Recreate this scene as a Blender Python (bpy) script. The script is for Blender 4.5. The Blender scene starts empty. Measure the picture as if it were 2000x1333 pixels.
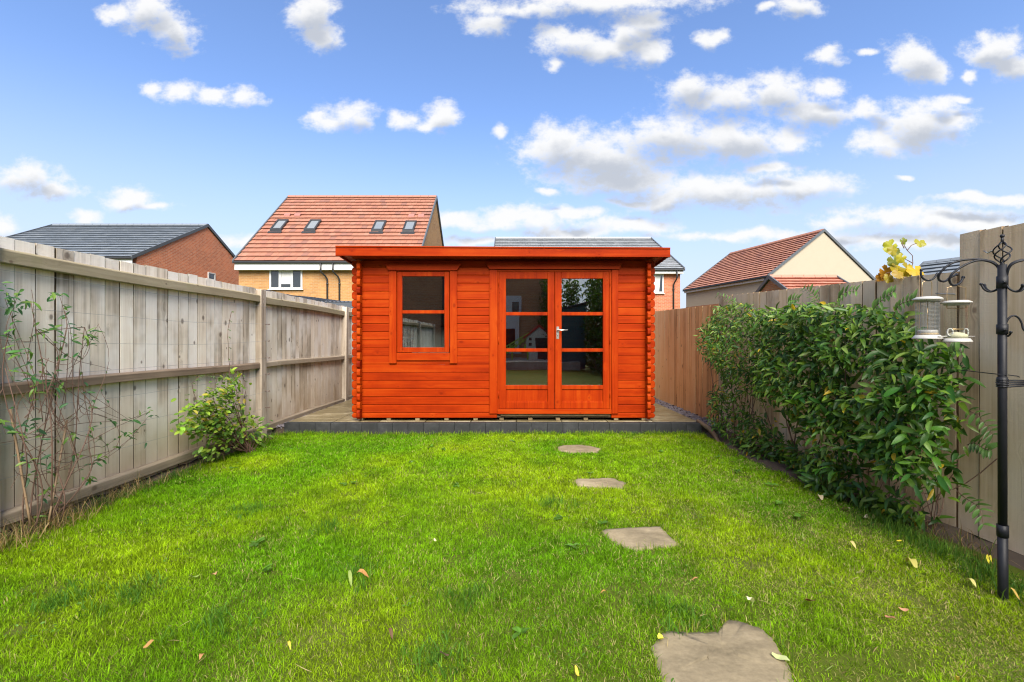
import bpy, bmesh, math, random
import numpy as np
from mathutils import Vector, Matrix, Euler

random.seed(7)
rng = np.random.default_rng(11)
R = math.radians
scene = bpy.context.scene
COL = scene.collection

# ------------------------------------------------------------------ camera
CAM_H = 1.18
FPX = 889.0                      # focal length in pixels of the 2000 px wide photograph
cam_data = bpy.data.cameras.new('camera')
cam_data.sensor_width = 36.0
cam_data.lens = 36.0 * FPX / 2000.0
cam_data.clip_start = 0.05
cam_data.clip_end = 3000.0
cam = bpy.data.objects.new('camera', cam_data)
COL.objects.link(cam)
cam.location = (0, 0, CAM_H)
cam.rotation_euler = (R(90), 0, 0)
scene.camera = cam
scene.render.resolution_x = 1024
scene.render.resolution_y = 682

# ------------------------------------------------------------------ exposure
scene.view_settings.view_transform = 'Standard'
scene.view_settings.look = 'None'
scene.view_settings.gamma = 1.0
scene.view_settings.use_curve_mapping = False
scene.view_settings.exposure = 2.38
scene.cycles.max_bounces = 8
scene.cycles.filter_width = 1.15
scene.cycles.transparent_max_bounces = 24

# ------------------------------------------------------------------ node helper
def nd(nt, kind, ins=None, **props):
    n = nt.nodes.new(kind)
    for k, v in props.items():
        setattr(n, k, v)
    for k, v in (ins or {}).items():
        s = n.inputs[k]
        if hasattr(v, 'is_output') or isinstance(v, bpy.types.NodeSocket):
            nt.links.new(v, s)
        else:
            s.default_value = v
    return n

def math_n(nt, op, a, b=None, c=None, clamp=False):
    ins = {0: a}
    if b is not None: ins[1] = b
    if c is not None: ins[2] = c
    return nd(nt, 'ShaderNodeMath', ins, operation=op, use_clamp=clamp).outputs[0]

def vmath(nt, op, a, b=None, c=None):
    ins = {0: a}
    if b is not None: ins[1] = b
    if c is not None: ins[2] = c
    return nd(nt, 'ShaderNodeVectorMath', ins, operation=op)

def smooth(nt, v, lo, hi, a=0.0, b=1.0):
    return nd(nt, 'ShaderNodeMapRange', {0: v, 1: lo, 2: hi, 3: a, 4: b}, interpolation_type='SMOOTHSTEP').outputs[0]

def mixc(nt, fac, a, b, mode='MIX'):
    n = nt.nodes.new('ShaderNodeMix')
    n.data_type = 'RGBA'; n.blend_type = mode
    for i, v in ((0, fac), (6, a), (7, b)):
        if isinstance(v, bpy.types.NodeSocket): nt.links.new(v, n.inputs[i])
        else:
            if i and len(v) == 3: v = (*v, 1)
            n.inputs[i].default_value = v
    return n.outputs[2]

def noise(nt, vec, scale, detail=4, rough=0.55, dims='3D'):
    return nd(nt, 'ShaderNodeTexNoise', {'Vector': vec, 'Scale': scale, 'Detail': detail, 'Roughness': rough}, noise_dimensions=dims)

# ------------------------------------------------------------------ world and sun
SUN_EL, SUN_AZ = R(43), R(171)          # azimuth clockwise from +Y: behind the camera, to the right
world = bpy.data.worlds.new('World')
scene.world = world
world.use_nodes = True
wt = world.node_tree
wt.nodes.clear()
sky = nd(wt, 'ShaderNodeTexSky', sky_type='NISHITA', sun_disc=False, sun_elevation=SUN_EL, sun_rotation=SUN_AZ,
         air_density=1.0, dust_density=1.2, ozone_density=3.0, altitude=50)

def U(px): return (px - 1000.0) / FPX
def V(py): return (667.0 - py) / FPX

CLOUDS = [  # direction of each cloud in the sky: centre and half extent (tangent of azimuth / elevation)
    (285, 25, 62, 36), (335, 60, 50, 34), (350, 78, 34, 26), (225, 30, 30, 18),
    (612, 25, 42, 40), (630, 65, 34, 30),
    (300, 178, 30, 12), (355, 182, 44, 18), (415, 192, 48, 16), (485, 193, 30, 18),
    (683, 226, 50, 24), (630, 240, 38, 14), (700, 238, 36, 16), (785, 240, 24, 20), (862, 232, 34, 26), (840, 248, 34, 10), (965, 255, 14, 14),
    (45, 345, 70, 28), (105, 368, 56, 22), (250, 385, 50, 18), (300, 402, 46, 9), (168, 425, 30, 12), (5, 440, 28, 18),
    (1010, 20, 110, 18), (1180, 4, 190, 20), (1260, 40, 44, 30), (1230, 62, 40, 30), (950, 45, 40, 22),
    (1110, 80, 52, 28), (1185, 95, 84, 26), (1270, 100, 40, 20), (1082, 132, 16, 14),
    (1555, 12, 42, 26), (1500, 20, 18, 9), (1390, 70, 26, 20), (1612, 110, 32, 20), (1700, 100, 18, 7),
    (1782, 118, 50, 34), (1820, 140, 30, 16), (1945, 100, 52, 34), (1980, 130, 38, 26), (1893, 150, 18, 12),
    (1345, 175, 50, 34), (1420, 195, 90, 30), (1520, 180, 70, 36), (1590, 215, 74, 30), (1610, 175, 40, 14),
    (1090, 290, 80, 36), (1180, 310, 130, 48), (1310, 270, 120, 44), (1420, 275, 110, 36), (1555, 278, 38, 22),
    (1300, 385, 90, 24), (1420, 375, 150, 34), (1560, 365, 100, 26), (1200, 350, 120, 26), (1225, 392, 40, 7), 
    (1800, 245, 90, 38), (1715, 280, 50, 22), (1830, 205, 40, 22), (1700, 215, 36, 18), (1865, 240, 36, 16), (1870, 190, 24, 8),
    (900, 430, 60, 14), (1000, 425, 110, 18), (1120, 415, 60, 12), (1215, 440, 95, 16), (1120, 452, 90, 12),
    (1765, 345, 18, 5), (1900, 392, 80, 9), (1985, 395, 60, 10), (1740, 425, 120, 20), (1880, 432, 120, 18), (1640, 440, 60, 12),
    (1450, 462, 160, 10), (1500, 330, 60, 10), (1065, 378, 22, 7), (935, 470, 60, 10), (1720, 470, 260, 14), (480, 470, 60, 14), (1940, 470, 120, 14),
]
g = bpy.data.node_groups.new('cloud_field', 'ShaderNodeTree')
g.interface.new_socket(name='Vector', in_out='INPUT', socket_type='NodeSocketVector')
g.interface.new_socket(name='Distance', in_out='OUTPUT', socket_type='NodeSocketFloat')
gi = g.nodes.new('NodeGroupInput'); go = g.nodes.new('NodeGroupOutput')
acc = None
for cx, cy, rx, ry in CLOUDS:
    iu, iv = FPX / (rx * 1.22), FPX / (ry * 1.28)
    s = vmath(g, 'MULTIPLY_ADD', gi.outputs[0], (iu, iv, 0), (-U(cx) * iu, -V(cy) * iv, 0)).outputs[0]
    ln = nd(g, 'ShaderNodeVectorMath', {0: s}, operation='LENGTH').outputs[1]
    acc = ln if acc is None else math_n(g, 'SMOOTH_MIN', acc, ln, 0.35)
g.links.new(acc, go.inputs[0])

tc = nd(wt, 'ShaderNodeTexCoord')
sep = nd(wt, 'ShaderNodeSeparateXYZ', {0: tc.outputs['Generated']})
dx, dy, dz = sep.outputs
ysafe = math_n(wt, 'MAXIMUM', dy, 0.05)
uu = math_n(wt, 'DIVIDE', dx, ysafe)
vv = math_n(wt, 'DIVIDE', dz, ysafe)
uv = nd(wt, 'ShaderNodeCombineXYZ', {0: uu, 1: vv, 2: 0.0}).outputs[0]
stretch = vmath(wt, 'MULTIPLY', uv, (1.0, 1.35, 1.0)).outputs[0]
wn = noise(wt, stretch, 9.0, 3, 0.5)
warp = vmath(wt, 'MULTIPLY_ADD', wn.outputs['Color'], (0.085, 0.055, 0), (-0.0425, -0.0275, 0)).outputs[0]
uvw = vmath(wt, 'ADD', uv, warp).outputs[0]
fine = noise(wt, stretch, 22.0, 8, 0.62).outputs['Fac']
fine2 = noise(wt, stretch, 80.0, 4, 0.6).outputs['Fac']
def field(v):
    n = wt.nodes.new('ShaderNodeGroup'); n.node_tree = g
    wt.links.new(v, n.inputs[0])
    return n.outputs[0]
d0 = field(uvw)
lump = nd(wt, 'ShaderNodeSeparateXYZ', {0: wn.outputs['Color']}).outputs[2]
nz = math_n(wt, 'ADD', math_n(wt, 'MULTIPLY_ADD', fine, 1.65, math_n(wt, 'MULTIPLY_ADD', fine2, 0.45, -1.03)), math_n(wt, 'MULTIPLY_ADD', lump, 0.9, -0.45))
depth = math_n(wt, 'SUBTRACT', math_n(wt, 'SUBTRACT', 0.97, d0), nz)
dens = smooth(wt, depth, -0.22, 0.66)
front = smooth(wt, dy, 0.10, 0.2)
dens = math_n(wt, 'MULTIPLY', dens, front)
# unseen cumulus for the rest of the sky, cover raised to add neutral fill light
zp = math_n(wt, 'ADD', math_n(wt, 'MAXIMUM', dz, 0.0), 0.18)
plane = nd(wt, 'ShaderNodeCombineXYZ', {0: math_n(wt, 'DIVIDE', dx, zp), 1: math_n(wt, 'DIVIDE', dy, zp), 2: 0.0}).outputs[0]
gen = noise(wt, plane, 1.9, 8, 0.58).outputs['Fac']
gdens = smooth(wt, gen, 0.46, 0.64)
out_m = math_n(wt, 'MAXIMUM', smooth(wt, math_n(wt, 'ABSOLUTE', uu), 1.16, 1.4), smooth(wt, vv, 0.78, 1.0))
gdens = math_n(wt, 'MULTIPLY', math_n(wt, 'MULTIPLY', gdens, out_m), smooth(wt, dz, 0.0, 0.06))
dens_all = math_n(wt, 'MAXIMUM', dens, gdens)
# grey undersides: how much cloud stands between this point and the light above
up = field(vmath(wt, 'ADD', uvw, (-0.008, 0.035, 0)).outputs[0])
thick = math_n(wt, 'SUBTRACT', math_n(wt, 'SUBTRACT', 0.80, up), math_n(wt, 'MULTIPLY', nz, 0.35))
shade = math_n(wt, 'MULTIPLY', smooth(wt, thick, -0.12, 0.62), front)
c_col = mixc(wt, math_n(wt, 'MULTIPLY', shade, 0.85), (1.0, 1.0, 1.0), (0.50, 0.545, 0.63))
hz = math_n(wt, 'MULTIPLY', smooth(wt, dz, 0.46, 0.0), 0.92)           # pale air low down
sky_col = mixc(wt, hz, vmath(wt, 'MULTIPLY', sky.outputs[0], (0.90, 0.95, 1.09)).outputs[0], (2.75, 2.98, 3.45))
bg_sky = nd(wt, 'ShaderNodeBackground', {'Color': sky_col, 'Strength': 0.05})
bg_cl = nd(wt, 'ShaderNodeBackground', {'Color': c_col, 'Strength': 0.192})
mx = nd(wt, 'ShaderNodeMixShader', {0: math_n(wt, 'MULTIPLY', dens_all, 0.97), 1: bg_sky.outputs[0], 2: bg_cl.outputs[0]})
wo = nd(wt, 'ShaderNodeOutputWorld', {'Surface': mx.outputs[0]})
world.cycles.sampling_method = 'MANUAL'
world.cycles.sample_map_resolution = 512

sun_data = bpy.data.lights.new('sun', 'SUN')
sun_data.energy = 2.0
sun_data.angle = R(48)
sun_data.color = (1.0, 0.92, 0.79)
sun = bpy.data.objects.new('sun', sun_data)
COL.objects.link(sun)
sd = Vector((math.sin(SUN_AZ) * math.cos(SUN_EL), math.cos(SUN_AZ) * math.cos(SUN_EL), math.sin(SUN_EL)))
sun.rotation_euler = sd.to_track_quat('Z', 'Y').to_euler()
sun.location = sd * 50

# ------------------------------------------------------------------ mesh helpers
def at(px, py, Y):
    """point of the place at depth Y seen at this photo pixel (used once, to measure the place)"""
    return Vector(((px - 1000.0) * Y / FPX, Y, CAM_H + (667.0 - py) * Y / FPX))
def on_ground(px, py, z=0.0):
    Y = FPX * (CAM_H - z) / (py - 667.0)
    return Vector(((px - 1000.0) * Y / FPX, Y, z))
def on_x(px, py, X):
    Y = FPX * X / (px - 1000.0)
    return Vector((X, Y, CAM_H + (667.0 - py) * Y / FPX))

class MB:
    def __init__(s):
        s.bm = bmesh.new()
        s.col = s.bm.loops.layers.float_color.new('Col')
    def paint(s, faces, c):
        for f in faces:
            for l in f.loops: l[s.col] = (*c, 1)
    def poly_prism(s, pts, vec, col=None):
        """closed prism: polygon pts (3-D) swept along vec"""
        v = Vector(vec)
        a = [s.bm.verts.new(p) for p in pts]
        b = [s.bm.verts.new(Vector(p) + v) for p in pts]
        n = len(pts)
        fs = [s.bm.faces.new(a[::-1]), s.bm.faces.new(b)]
        for i in range(n):
            fs.append(s.bm.faces.new((a[i], a[(i + 1) % n], b[(i + 1) % n], b[i])))
        if col: s.paint(fs, col)
        return fs
    def box(s, x0, x1, y0, y1, z0, z1, col=None, bevel=0.0):
        fs = s.poly_prism([(x0, y0, z0), (x1, y0, z0), (x1, y1, z0), (x0, y1, z0)], (0, 0, z1 - z0), col)
        if bevel:
            es = list({e for f in fs for e in f.edges})
            bmesh.ops.bevel(s.bm, geom=es, offset=bevel, segments=1, affect='EDGES', profile=0.5)
        return s
    def bevel_all(s, off, seg=1):
        bmesh.ops.bevel(s.bm, geom=list(s.bm.edges), offset=off, segments=seg, affect='EDGES', profile=0.5)
        return s
    def tube(s, pts, r, n=8, col=None, cap=True):
        pts = [Vector(p) for p in pts]
        rs = r if isinstance(r, (list, tuple)) else [r] * len(pts)
        rings = []
        t0 = (pts[1] - pts[0]).normalized()
        ref = Vector((0, 0, 1)) if abs(t0.z) < 0.9 else Vector((1, 0, 0))
        u = t0.cross(ref).normalized()
        for i, p in enumerate(pts):
            t = (pts[min(i + 1, len(pts) - 1)] - pts[max(i - 1, 0)]).normalized()
            u = (u - t * u.dot(t)).normalized()
            w = t.cross(u)
            rings.append([s.bm.verts.new(p + (u * math.cos(2 * math.pi * k / n) + w * math.sin(2 * math.pi * k / n)) * rs[i]) for k in range(n)])
        fs = []
        for a, b in zip(rings[:-1], rings[1:]):
            for k in range(n):
                f = s.bm.faces.new((a[k], a[(k + 1) % n], b[(k + 1) % n], b[k])); f.smooth = n > 5
                fs.append(f)
        if cap:
            fs.append(s.bm.faces.new(rings[0][::-1])); fs.append(s.bm.faces.new(rings[-1]))
        if col: s.paint(fs, col)
        return s
    def lathe(s, prof, cx, cy, n=20, col=None, smooth_=True):
        """prof: (radius, z) pairs bottom to top"""
        rings = []
        for r, z in prof:
            rings.append([s.bm.verts.new((cx + max(r, 1e-4) * math.cos(2 * math.pi * k / n), cy + max(r, 1e-4) * math.sin(2 * math.pi * k / n), z)) for k in range(n)])
        fs = []
        for a, b in zip(rings[:-1], rings[1:]):
            for k in range(n):
                f = s.bm.faces.new((a[k], a[(k + 1) % n], b[(k + 1) % n], b[k])); f.smooth = smooth_
                fs.append(f)
        fs.append(s.bm.faces.new(rings[0][::-1])); fs.append(s.bm.faces.new(rings[-1]))
        if col: s.paint(fs, col)
        return s
    def ball(s, c, r, n=10):
        prof = [(r * math.sin(math.pi * (0.02 + 0.96 * k / 6)), c[2] - r * math.cos(math.pi * (0.02 + 0.96 * k / 6))) for k in range(7)]
        return s.lathe(prof, c[0], c[1], n)
    def mesh(s, name, mat, recalc=True):
        if recalc: bmesh.ops.recalc_face_normals(s.bm, faces=list(s.bm.faces))
        uvl = s.bm.loops.layers.uv.new('UVMap')
        for f in s.bm.faces:
            n = f.normal
            for l in f.loops:
                p = l.vert.co
                if abs(n.z) > 0.8: l[uvl].uv = (p.x, p.y)
                elif abs(n.x) > abs(n.y): l[uvl].uv = (p.y, p.z)
                else: l[uvl].uv = (p.x, p.z)
        me = bpy.data.meshes.new(name)
        s.bm.to_mesh(me); s.bm.free()
        if mat: me.materials.append(mat)
        return me

def world_loc(o):
    v = Vector(o.location)
    while o.parent:
        o = o.parent; v += Vector(o.location)
    return v

def obj(name, mb, mat, parent=None, loc=(0, 0, 0), kind=None, rel=True, origin=None):
    """one mesh object. Geometry is given round its origin; loc is a world point unless rel=False (then local to parent)."""
    me = mb if isinstance(mb, bpy.types.Mesh) else mb.mesh(name, mat)
    o = bpy.data.objects.new(name, me)
    COL.objects.link(o)
    l = Vector(loc)
    if parent is not None:
        o.parent = parent
        if rel: l = l - world_loc(parent)
    o.location = l
    if kind: o['kind'] = kind
    return o

def thing(name, label, cat, loc=(0, 0, 0), group=None, rz=0.0):
    o = bpy.data.objects.new(name, None)
    COL.objects.link(o)
    o.empty_display_size = 0.1
    o.location = loc; o.rotation_euler = (0, 0, rz)
    o['label'] = label; o['category'] = cat
    if group: o['group'] = group
    return o
def tag(o, label, cat, group=None):
    o['label'] = label; o['category'] = cat
    if group: o['group'] = group
    return o

def np_mesh(name, verts, faces_flat, sizes, mat, colors=None, smooth_=False):
    me = bpy.data.meshes.new(name)
    nv = len(verts); nl = len(faces_flat); nf = len(sizes)
    me.vertices.add(nv); me.loops.add(nl); me.polygons.add(nf)
    me.vertices.foreach_set('co', np.asarray(verts, np.float32).ravel())
    me.loops.foreach_set('vertex_index', np.asarray(faces_flat, np.int32))
    starts = np.concatenate(([0], np.cumsum(sizes)[:-1])).astype(np.int32)
    me.polygons.foreach_set('loop_start', starts)
    me.polygons.foreach_set('loop_total', np.asarray(sizes, np.int32))
    if smooth_: me.polygons.foreach_set('use_smooth', np.ones(nf, bool))
    if colors is not None:
        a = me.attributes.new('Col', 'FLOAT_COLOR', 'POINT')
        c = np.ones((nv, 4), np.float32); c[:, :3] = colors
        a.data.foreach_set('color', c.ravel())
    me.update(calc_edges=True)
    if mat: me.materials.append(mat)
    return me

def vnoise(x, y, scale, seed=0):
    """smooth value noise 0..1 on numpy arrays"""
    x = np.asarray(x) * scale + 1000; y = np.asarray(y) * scale + 1000
    xi = np.floor(x).astype(np.int64); yi = np.floor(y).astype(np.int64)
    fx = x - xi; fy = y - yi
    fx = fx * fx * (3 - 2 * fx); fy = fy * fy * (3 - 2 * fy)
    def h(a, b):
        n = (a * 374761393 + b * 668265263 + seed * 974711) & 0x7fffffff
        n = ((n ^ (n >> 13)) * 1274126177) & 0x7fffffff
        return ((n ^ (n >> 16)) & 0xffff) / 65535.0
    return (h(xi, yi) * (1 - fx) + h(xi + 1, yi) * fx) * (1 - fy) + (h(xi, yi + 1) * (1 - fx) + h(xi + 1, yi + 1) * fx) * fy

# ------------------------------------------------------------------ materials
def new_mat(name):
    m = bpy.data.materials.new(name); m.use_nodes = True
    nt = m.node_tree; nt.nodes.clear()
    out = nt.nodes.new('ShaderNodeOutputMaterial')
    return m, nt, out
def principled(nt, out, col, rough=0.6, bump=None, bump_s=0.2, bump_d=0.01, **extra):
    ins = {'Base Color': col if isinstance(col, bpy.types.NodeSocket) else (*col, 1), 'Roughness': rough}
    p = nd(nt, 'ShaderNodeBsdfPrincipled', ins)
    for k, v in extra.items():
        k = k.replace('_', ' ')
        if isinstance(v, bpy.types.NodeSocket): nt.links.new(v, p.inputs[k])
        else: p.inputs[k].default_value = v
    if bump is not None:
        b = nd(nt, 'ShaderNodeBump', {'Height': bump, 'Strength': bump_s, 'Distance': bump_d})
        nt.links.new(b.outputs[0], p.inputs['Normal'])
    nt.links.new(p.outputs[0], out.inputs[0])
    return p

def simple(name, col, rough=0.5, metal=0.0, var=0.15, scale=8.0, spec=0.5):
    m, nt, out = new_mat(name)
    t = nd(nt, 'ShaderNodeTexCoord')
    n = noise(nt, t.outputs['Object'], scale, 5, 0.6).outputs['Fac']
    c = mixc(nt, n, tuple(x * (1 - var) for x in col), tuple(min(1, x * (1 + var)) for x in col))
    p = principled(nt, out, c, math_n(nt, 'MULTIPLY_ADD', n, 0.2, rough - 0.1), bump=n, bump_s=0.15, bump_d=0.004)
    p.inputs['Metallic'].default_value = metal
    p.inputs['Specular IOR Level'].default_value = spec
    return m

def wood(name, tones, axis=2, deep=0, rough=0.75, knots=0.8, knot_col=(0.10, 0.065, 0.04), grey=None, green=None, bump_s=0.35, across_scale=1.0, rnd=0.5, spec=0.3, damp=None, damp_z=(0.5, 0.0)):
    """weathered or stained timber, grain along one local axis. tones: dark, mid, light"""
    m, nt, out = new_mat(name)
    t = nd(nt, 'ShaderNodeTexCoord')
    oi = nd(nt, 'ShaderNodeObjectInfo')
    off = vmath(nt, 'MULTIPLY', nd(nt, 'ShaderNodeCombineXYZ', {0: oi.outputs['Random'], 1: math_n(nt, 'MULTIPLY', oi.outputs['Random'], 7.3), 2: math_n(nt, 'MULTIPLY', oi.outputs['Random'], 13.7)}).outputs[0], (31.0, 17.0, 23.0)).outputs[0]
    p = vmath(nt, 'ADD', t.outputs['Object'], off).outputs[0]
    sp_ = nd(nt, 'ShaderNodeSeparateXYZ', {0: p})
    acr = [a for a in (0, 1, 2) if a not in (axis, deep)][0]
    kv = nd(nt, 'ShaderNodeCombineXYZ', {0: math_n(nt, 'MULTIPLY', sp_.outputs[acr], 4.8), 1: math_n(nt, 'MULTIPLY', sp_.outputs[axis], 3.3), 2: 0.0}).outputs[0]
    vor = nd(nt, 'ShaderNodeTexVoronoi', {'Vector': kv, 'Scale': 1.0}, feature='F1', voronoi_dimensions='2D')
    kd = vor.outputs['Distance']
    ring = smooth(nt, kd, 0.26, 0.02)                        # grain bends round knots
    sc = nd(nt, 'ShaderNodeVectorMath', {0: vor.outputs['Color']}, operation='SCALE')
    nt.links.new(math_n(nt, 'MULTIPLY', ring, 0.035), sc.inputs['Scale'])
    pw = vmath(nt, 'ADD', p, sc.outputs[0]).outputs[0]
    gs = [70.0 * across_scale] * 3; gs[axis] = 1.6
    fineg = noise(nt, vmath(nt, 'MULTIPLY', pw, tuple(gs)).outputs[0], 1.0, 5, 0.6).outputs['Fac']
    gs2 = [16.0 * across_scale] * 3; gs2[axis] = 0.7
    broad = noise(nt, vmath(nt, 'MULTIPLY', pw, tuple(gs2)).outputs[0], 1.0, 3, 0.5).outputs['Fac']
    blotch = noise(nt, p, 2.3, 4, 0.6).outputs['Fac']
    f = math_n(nt, 'MULTIPLY_ADD', fineg, 0.5, math_n(nt, 'MULTIPLY_ADD', broad, 0.7, -0.1))
    f = math_n(nt, 'ADD', f, math_n(nt, 'MULTIPLY_ADD', oi.outputs['Random'], rnd, -rnd / 2))
    f = math_n(nt, 'ADD', f, math_n(nt, 'MULTIPLY_ADD', blotch, 0.5, -0.25))
    cr = nd(nt, 'ShaderNodeValToRGB', {0: f})
    e = cr.color_ramp.elements
    e[0].position = 0.18; e[0].color = (*tones[0], 1)
    e[1].position = 0.85; e[1].color = (*tones[2], 1)
    k = e.new(0.5); k.color = (*tones[1], 1)
    c = cr.outputs[0]
    if grey:
        c = mixc(nt, math_n(nt, 'MULTIPLY', smooth(nt, noise(nt, vmath(nt, 'ADD', p, (3, 5, 9)).outputs[0], 1.4, 4, 0.6).outputs['Fac'], 0.42, 0.62), 0.8), c, grey)
    if damp:
        wz = nd(nt, 'ShaderNodeSeparateXYZ', {0: nd(nt, 'ShaderNodeNewGeometry').outputs['Position']}).outputs[2]
        c = mixc(nt, math_n(nt, 'MULTIPLY', smooth(nt, math_n(nt, 'ADD', wz, math_n(nt, 'MULTIPLY_ADD', blotch, 0.7, -0.35)), damp_z[0], damp_z[1]), 0.75), c, damp)
    if green:
        c = mixc(nt, math_n(nt, 'MULTIPLY', smooth(nt, noise(nt, vmath(nt, 'ADD', p, (13, 2, 4)).outputs[0], 3.0, 4, 0.65).outputs['Fac'], 0.5, 0.75), 0.55), c, green)
    kr = nd(nt, 'ShaderNodeTexWave', {'Vector': vmath(nt, 'MULTIPLY', kd, (1, 1, 1)).outputs[0], 'Scale': 14.0, 'Distortion': 0.6}).outputs['Fac']
    ksz = math_n(nt, 'MULTIPLY', kd, math_n(nt, 'MULTIPLY_ADD', nd(nt, 'ShaderNodeSeparateXYZ', {0: vor.outputs['Color']}).outputs[2], 1.3, 0.65))
    km = math_n(nt, 'MULTIPLY', smooth(nt, ksz, 0.085, 0.03), knots)
    keep = math_n(nt, 'GREATER_THAN', nd(nt, 'ShaderNodeSeparateXYZ', {0: vor.outputs['Color']}).outputs[1], 0.45)
    km = math_n(nt, 'MULTIPLY', km, keep)
    c = mixc(nt, math_n(nt, 'MULTIPLY', km, math_n(nt, 'MULTIPLY_ADD', kr, 0.4, 0.6)), c, knot_col)
    ss = [9.0] * 3; ss[axis] = 260.0
    saw = noise(nt, vmath(nt, 'MULTIPLY', p, tuple(ss)).outputs[0], 1.0, 2, 0.5).outputs['Fac']
    h = math_n(nt, 'ADD', math_n(nt, 'MULTIPLY', fineg, 0.7), math_n(nt, 'ADD', math_n(nt, 'MULTIPLY', saw, 0.45), math_n(nt, 'MULTIPLY', km, 0.5)))
    principled(nt, out, c, rough, bump=h, bump_s=bump_s, bump_d=0.004, Specular_IOR_Level=spec)
    return m

def brick(name, c1, c2, mortar, scale=1.0):
    m, nt, out = new_mat(name)
    t = nd(nt, 'ShaderNodeTexCoord')
    b = nd(nt, 'ShaderNodeTexBrick', {'Vector': t.outputs['UV'], 'Color1': (*c1, 1), 'Color2': (*c2, 1), 'Mortar': (*mortar, 1), 'Scale': 1.0,
                                     'Mortar Size': 0.008, 'Mortar Smooth': 0.3, 'Bias': 0.0, 'Brick Width': 0.225, 'Row Height': 0.075})
    n = noise(nt, t.outputs['Object'], 0.9, 4, 0.6).outputs['Fac']
    n2 = noise(nt, t.outputs['Object'], 14.0, 3, 0.6).outputs['Fac']
    c = mixc(nt, math_n(nt, 'MULTIPLY', n2, 0.5), b.outputs['Color'], tuple(x * 0.62 for x in c1))
    c = mixc(nt, math_n(nt, 'MULTIPLY', smooth(nt, n, 0.4, 0.7), 0.25), c, tuple(min(1, x * 1.3) for x in c2))
    principled(nt, out, c, 0.85, bump=math_n(nt, 'MULTIPLY', b.outputs['Fac'], -1.0), bump_s=0.5, bump_d=0.01)
    return m

def tile_mat(name, base, rough=0.55, spec=0.4):
    m, nt, out = new_mat(name)
    a = nd(nt, 'ShaderNodeAttribute', attribute_name='Col')
    t = nd(nt, 'ShaderNodeTexCoord')
    n = noise(nt, t.outputs['Object'], 5.0, 5, 0.65).outputs['Fac']
    c = mixc(nt, math_n(nt, 'MULTIPLY', n, 0.45), a.outputs['Color'], tuple(x * 0.5 for x in base))
    principled(nt, out, c, rough, bump=n, bump_s=0.2, bump_d=0.01, Specular_IOR_Level=spec)
    return m

def leaf_mat(name, rough=0.38, trans=0.35):
    m, nt, out = new_mat(name)
    a = nd(nt, 'ShaderNodeAttribute', attribute_name='Col')
    oi = nd(nt, 'ShaderNodeObjectInfo')
    t = nd(nt, 'ShaderNodeTexCoord')
    n = noise(nt, t.outputs['Object'], 30.0, 3, 0.6).outputs['Fac']
    hs = nd(nt, 'ShaderNodeHueSaturation', {'Color': a.outputs['Color'], 'Hue': math_n(nt, 'MULTIPLY_ADD', oi.outputs['Random'], 0.03, 0.485), 'Saturation': 1.0,
                                            'Value': math_n(nt, 'MULTIPLY_ADD', n, 0.5, math_n(nt, 'MULTIPLY_ADD', oi.outputs['Random'], 0.3, 0.6))})
    p = nd(nt, 'ShaderNodeBsdfPrincipled', {'Base Color': hs.outputs[0], 'Roughness': rough, 'Specular IOR Level': 0.32})
    b = nd(nt, 'ShaderNodeBump', {'Height': n, 'Strength': 0.2, 'Distance': 0.003})
    nt.links.new(b.outputs[0], p.inputs['Normal'])
    tr = nd(nt, 'ShaderNodeBsdfTranslucent', {'Color': vmath(nt, 'MULTIPLY', hs.outputs[0], (1.5, 1.5, 0.7)).outputs[0]})
    mix = nd(nt, 'ShaderNodeMixShader', {0: trans, 1: p.outputs[0], 2: tr.outputs[0]})
    nt.links.new(mix.outputs[0], out.inputs[0])
    return m

def glass_mat(name, tint=(0.85, 0.9, 0.88), refl=0.17, k=1.0):
    m, nt, out = new_mat(name)
    lw = nd(nt, 'ShaderNodeFresnel', {'IOR': 1.5})
    f = math_n(nt, 'MULTIPLY_ADD', lw.outputs[0], k, refl - 0.04 * k, clamp=True)
    t = nd(nt, 'ShaderNodeTexCoord')
    n = noise(nt, t.outputs['Object'], 2.2, 2, 0.5).outputs['Fac']
    bp = nd(nt, 'ShaderNodeBump', {'Height': n, 'Strength': 0.04, 'Distance': 0.01})
    tr = nd(nt, 'ShaderNodeBsdfTransparent', {'Color': (*tint, 1)})
    gl = nd(nt, 'ShaderNodeBsdfGlossy', {'Color': (1, 1, 1, 1), 'Roughness': 0.004, 'Normal': bp.outputs[0]})
    mix = nd(nt, 'ShaderNodeMixShader', {0: f, 1: tr.outputs[0], 2: gl.outputs[0]})
    nt.links.new(mix.outputs[0], out.inputs[0])
    return m

M = {}
M['fence_left'] = wood('fence_left', ((0.17, 0.145, 0.11), (0.61, 0.54, 0.44), (0.82, 0.77, 0.67)), 2, knots=0.9, grey=(0.76, 0.74, 0.69), rnd=0.30, damp=(0.40, 0.30, 0.20), damp_z=(0.95, 0.0), knot_col=(0.07, 0.05, 0.036), bump_s=0.5)
M['rail_left'] = wood('rail_left', ((0.13, 0.11, 0.065), (0.26, 0.22, 0.14), (0.37, 0.32, 0.22)), 1, green=(0.22, 0.22, 0.09), rnd=0.3, bump_s=0.5)
M['rail_brown'] = wood('rail_brown', ((0.11, 0.08, 0.055), (0.23, 0.175, 0.125), (0.36, 0.29, 0.22)), 1, rnd=0.3, bump_s=0.5)
M['rail_pale'] = wood('rail_pale', ((0.15, 0.12, 0.085), (0.30, 0.245, 0.18), (0.42, 0.36, 0.28)), 1, rnd=0.3, bump_s=0.5)
M['post_left'] = wood('post_left', ((0.22, 0.175, 0.13), (0.46, 0.395, 0.32), (0.66, 0.60, 0.52)), 2, rnd=0.3, bump_s=0.5)
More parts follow.
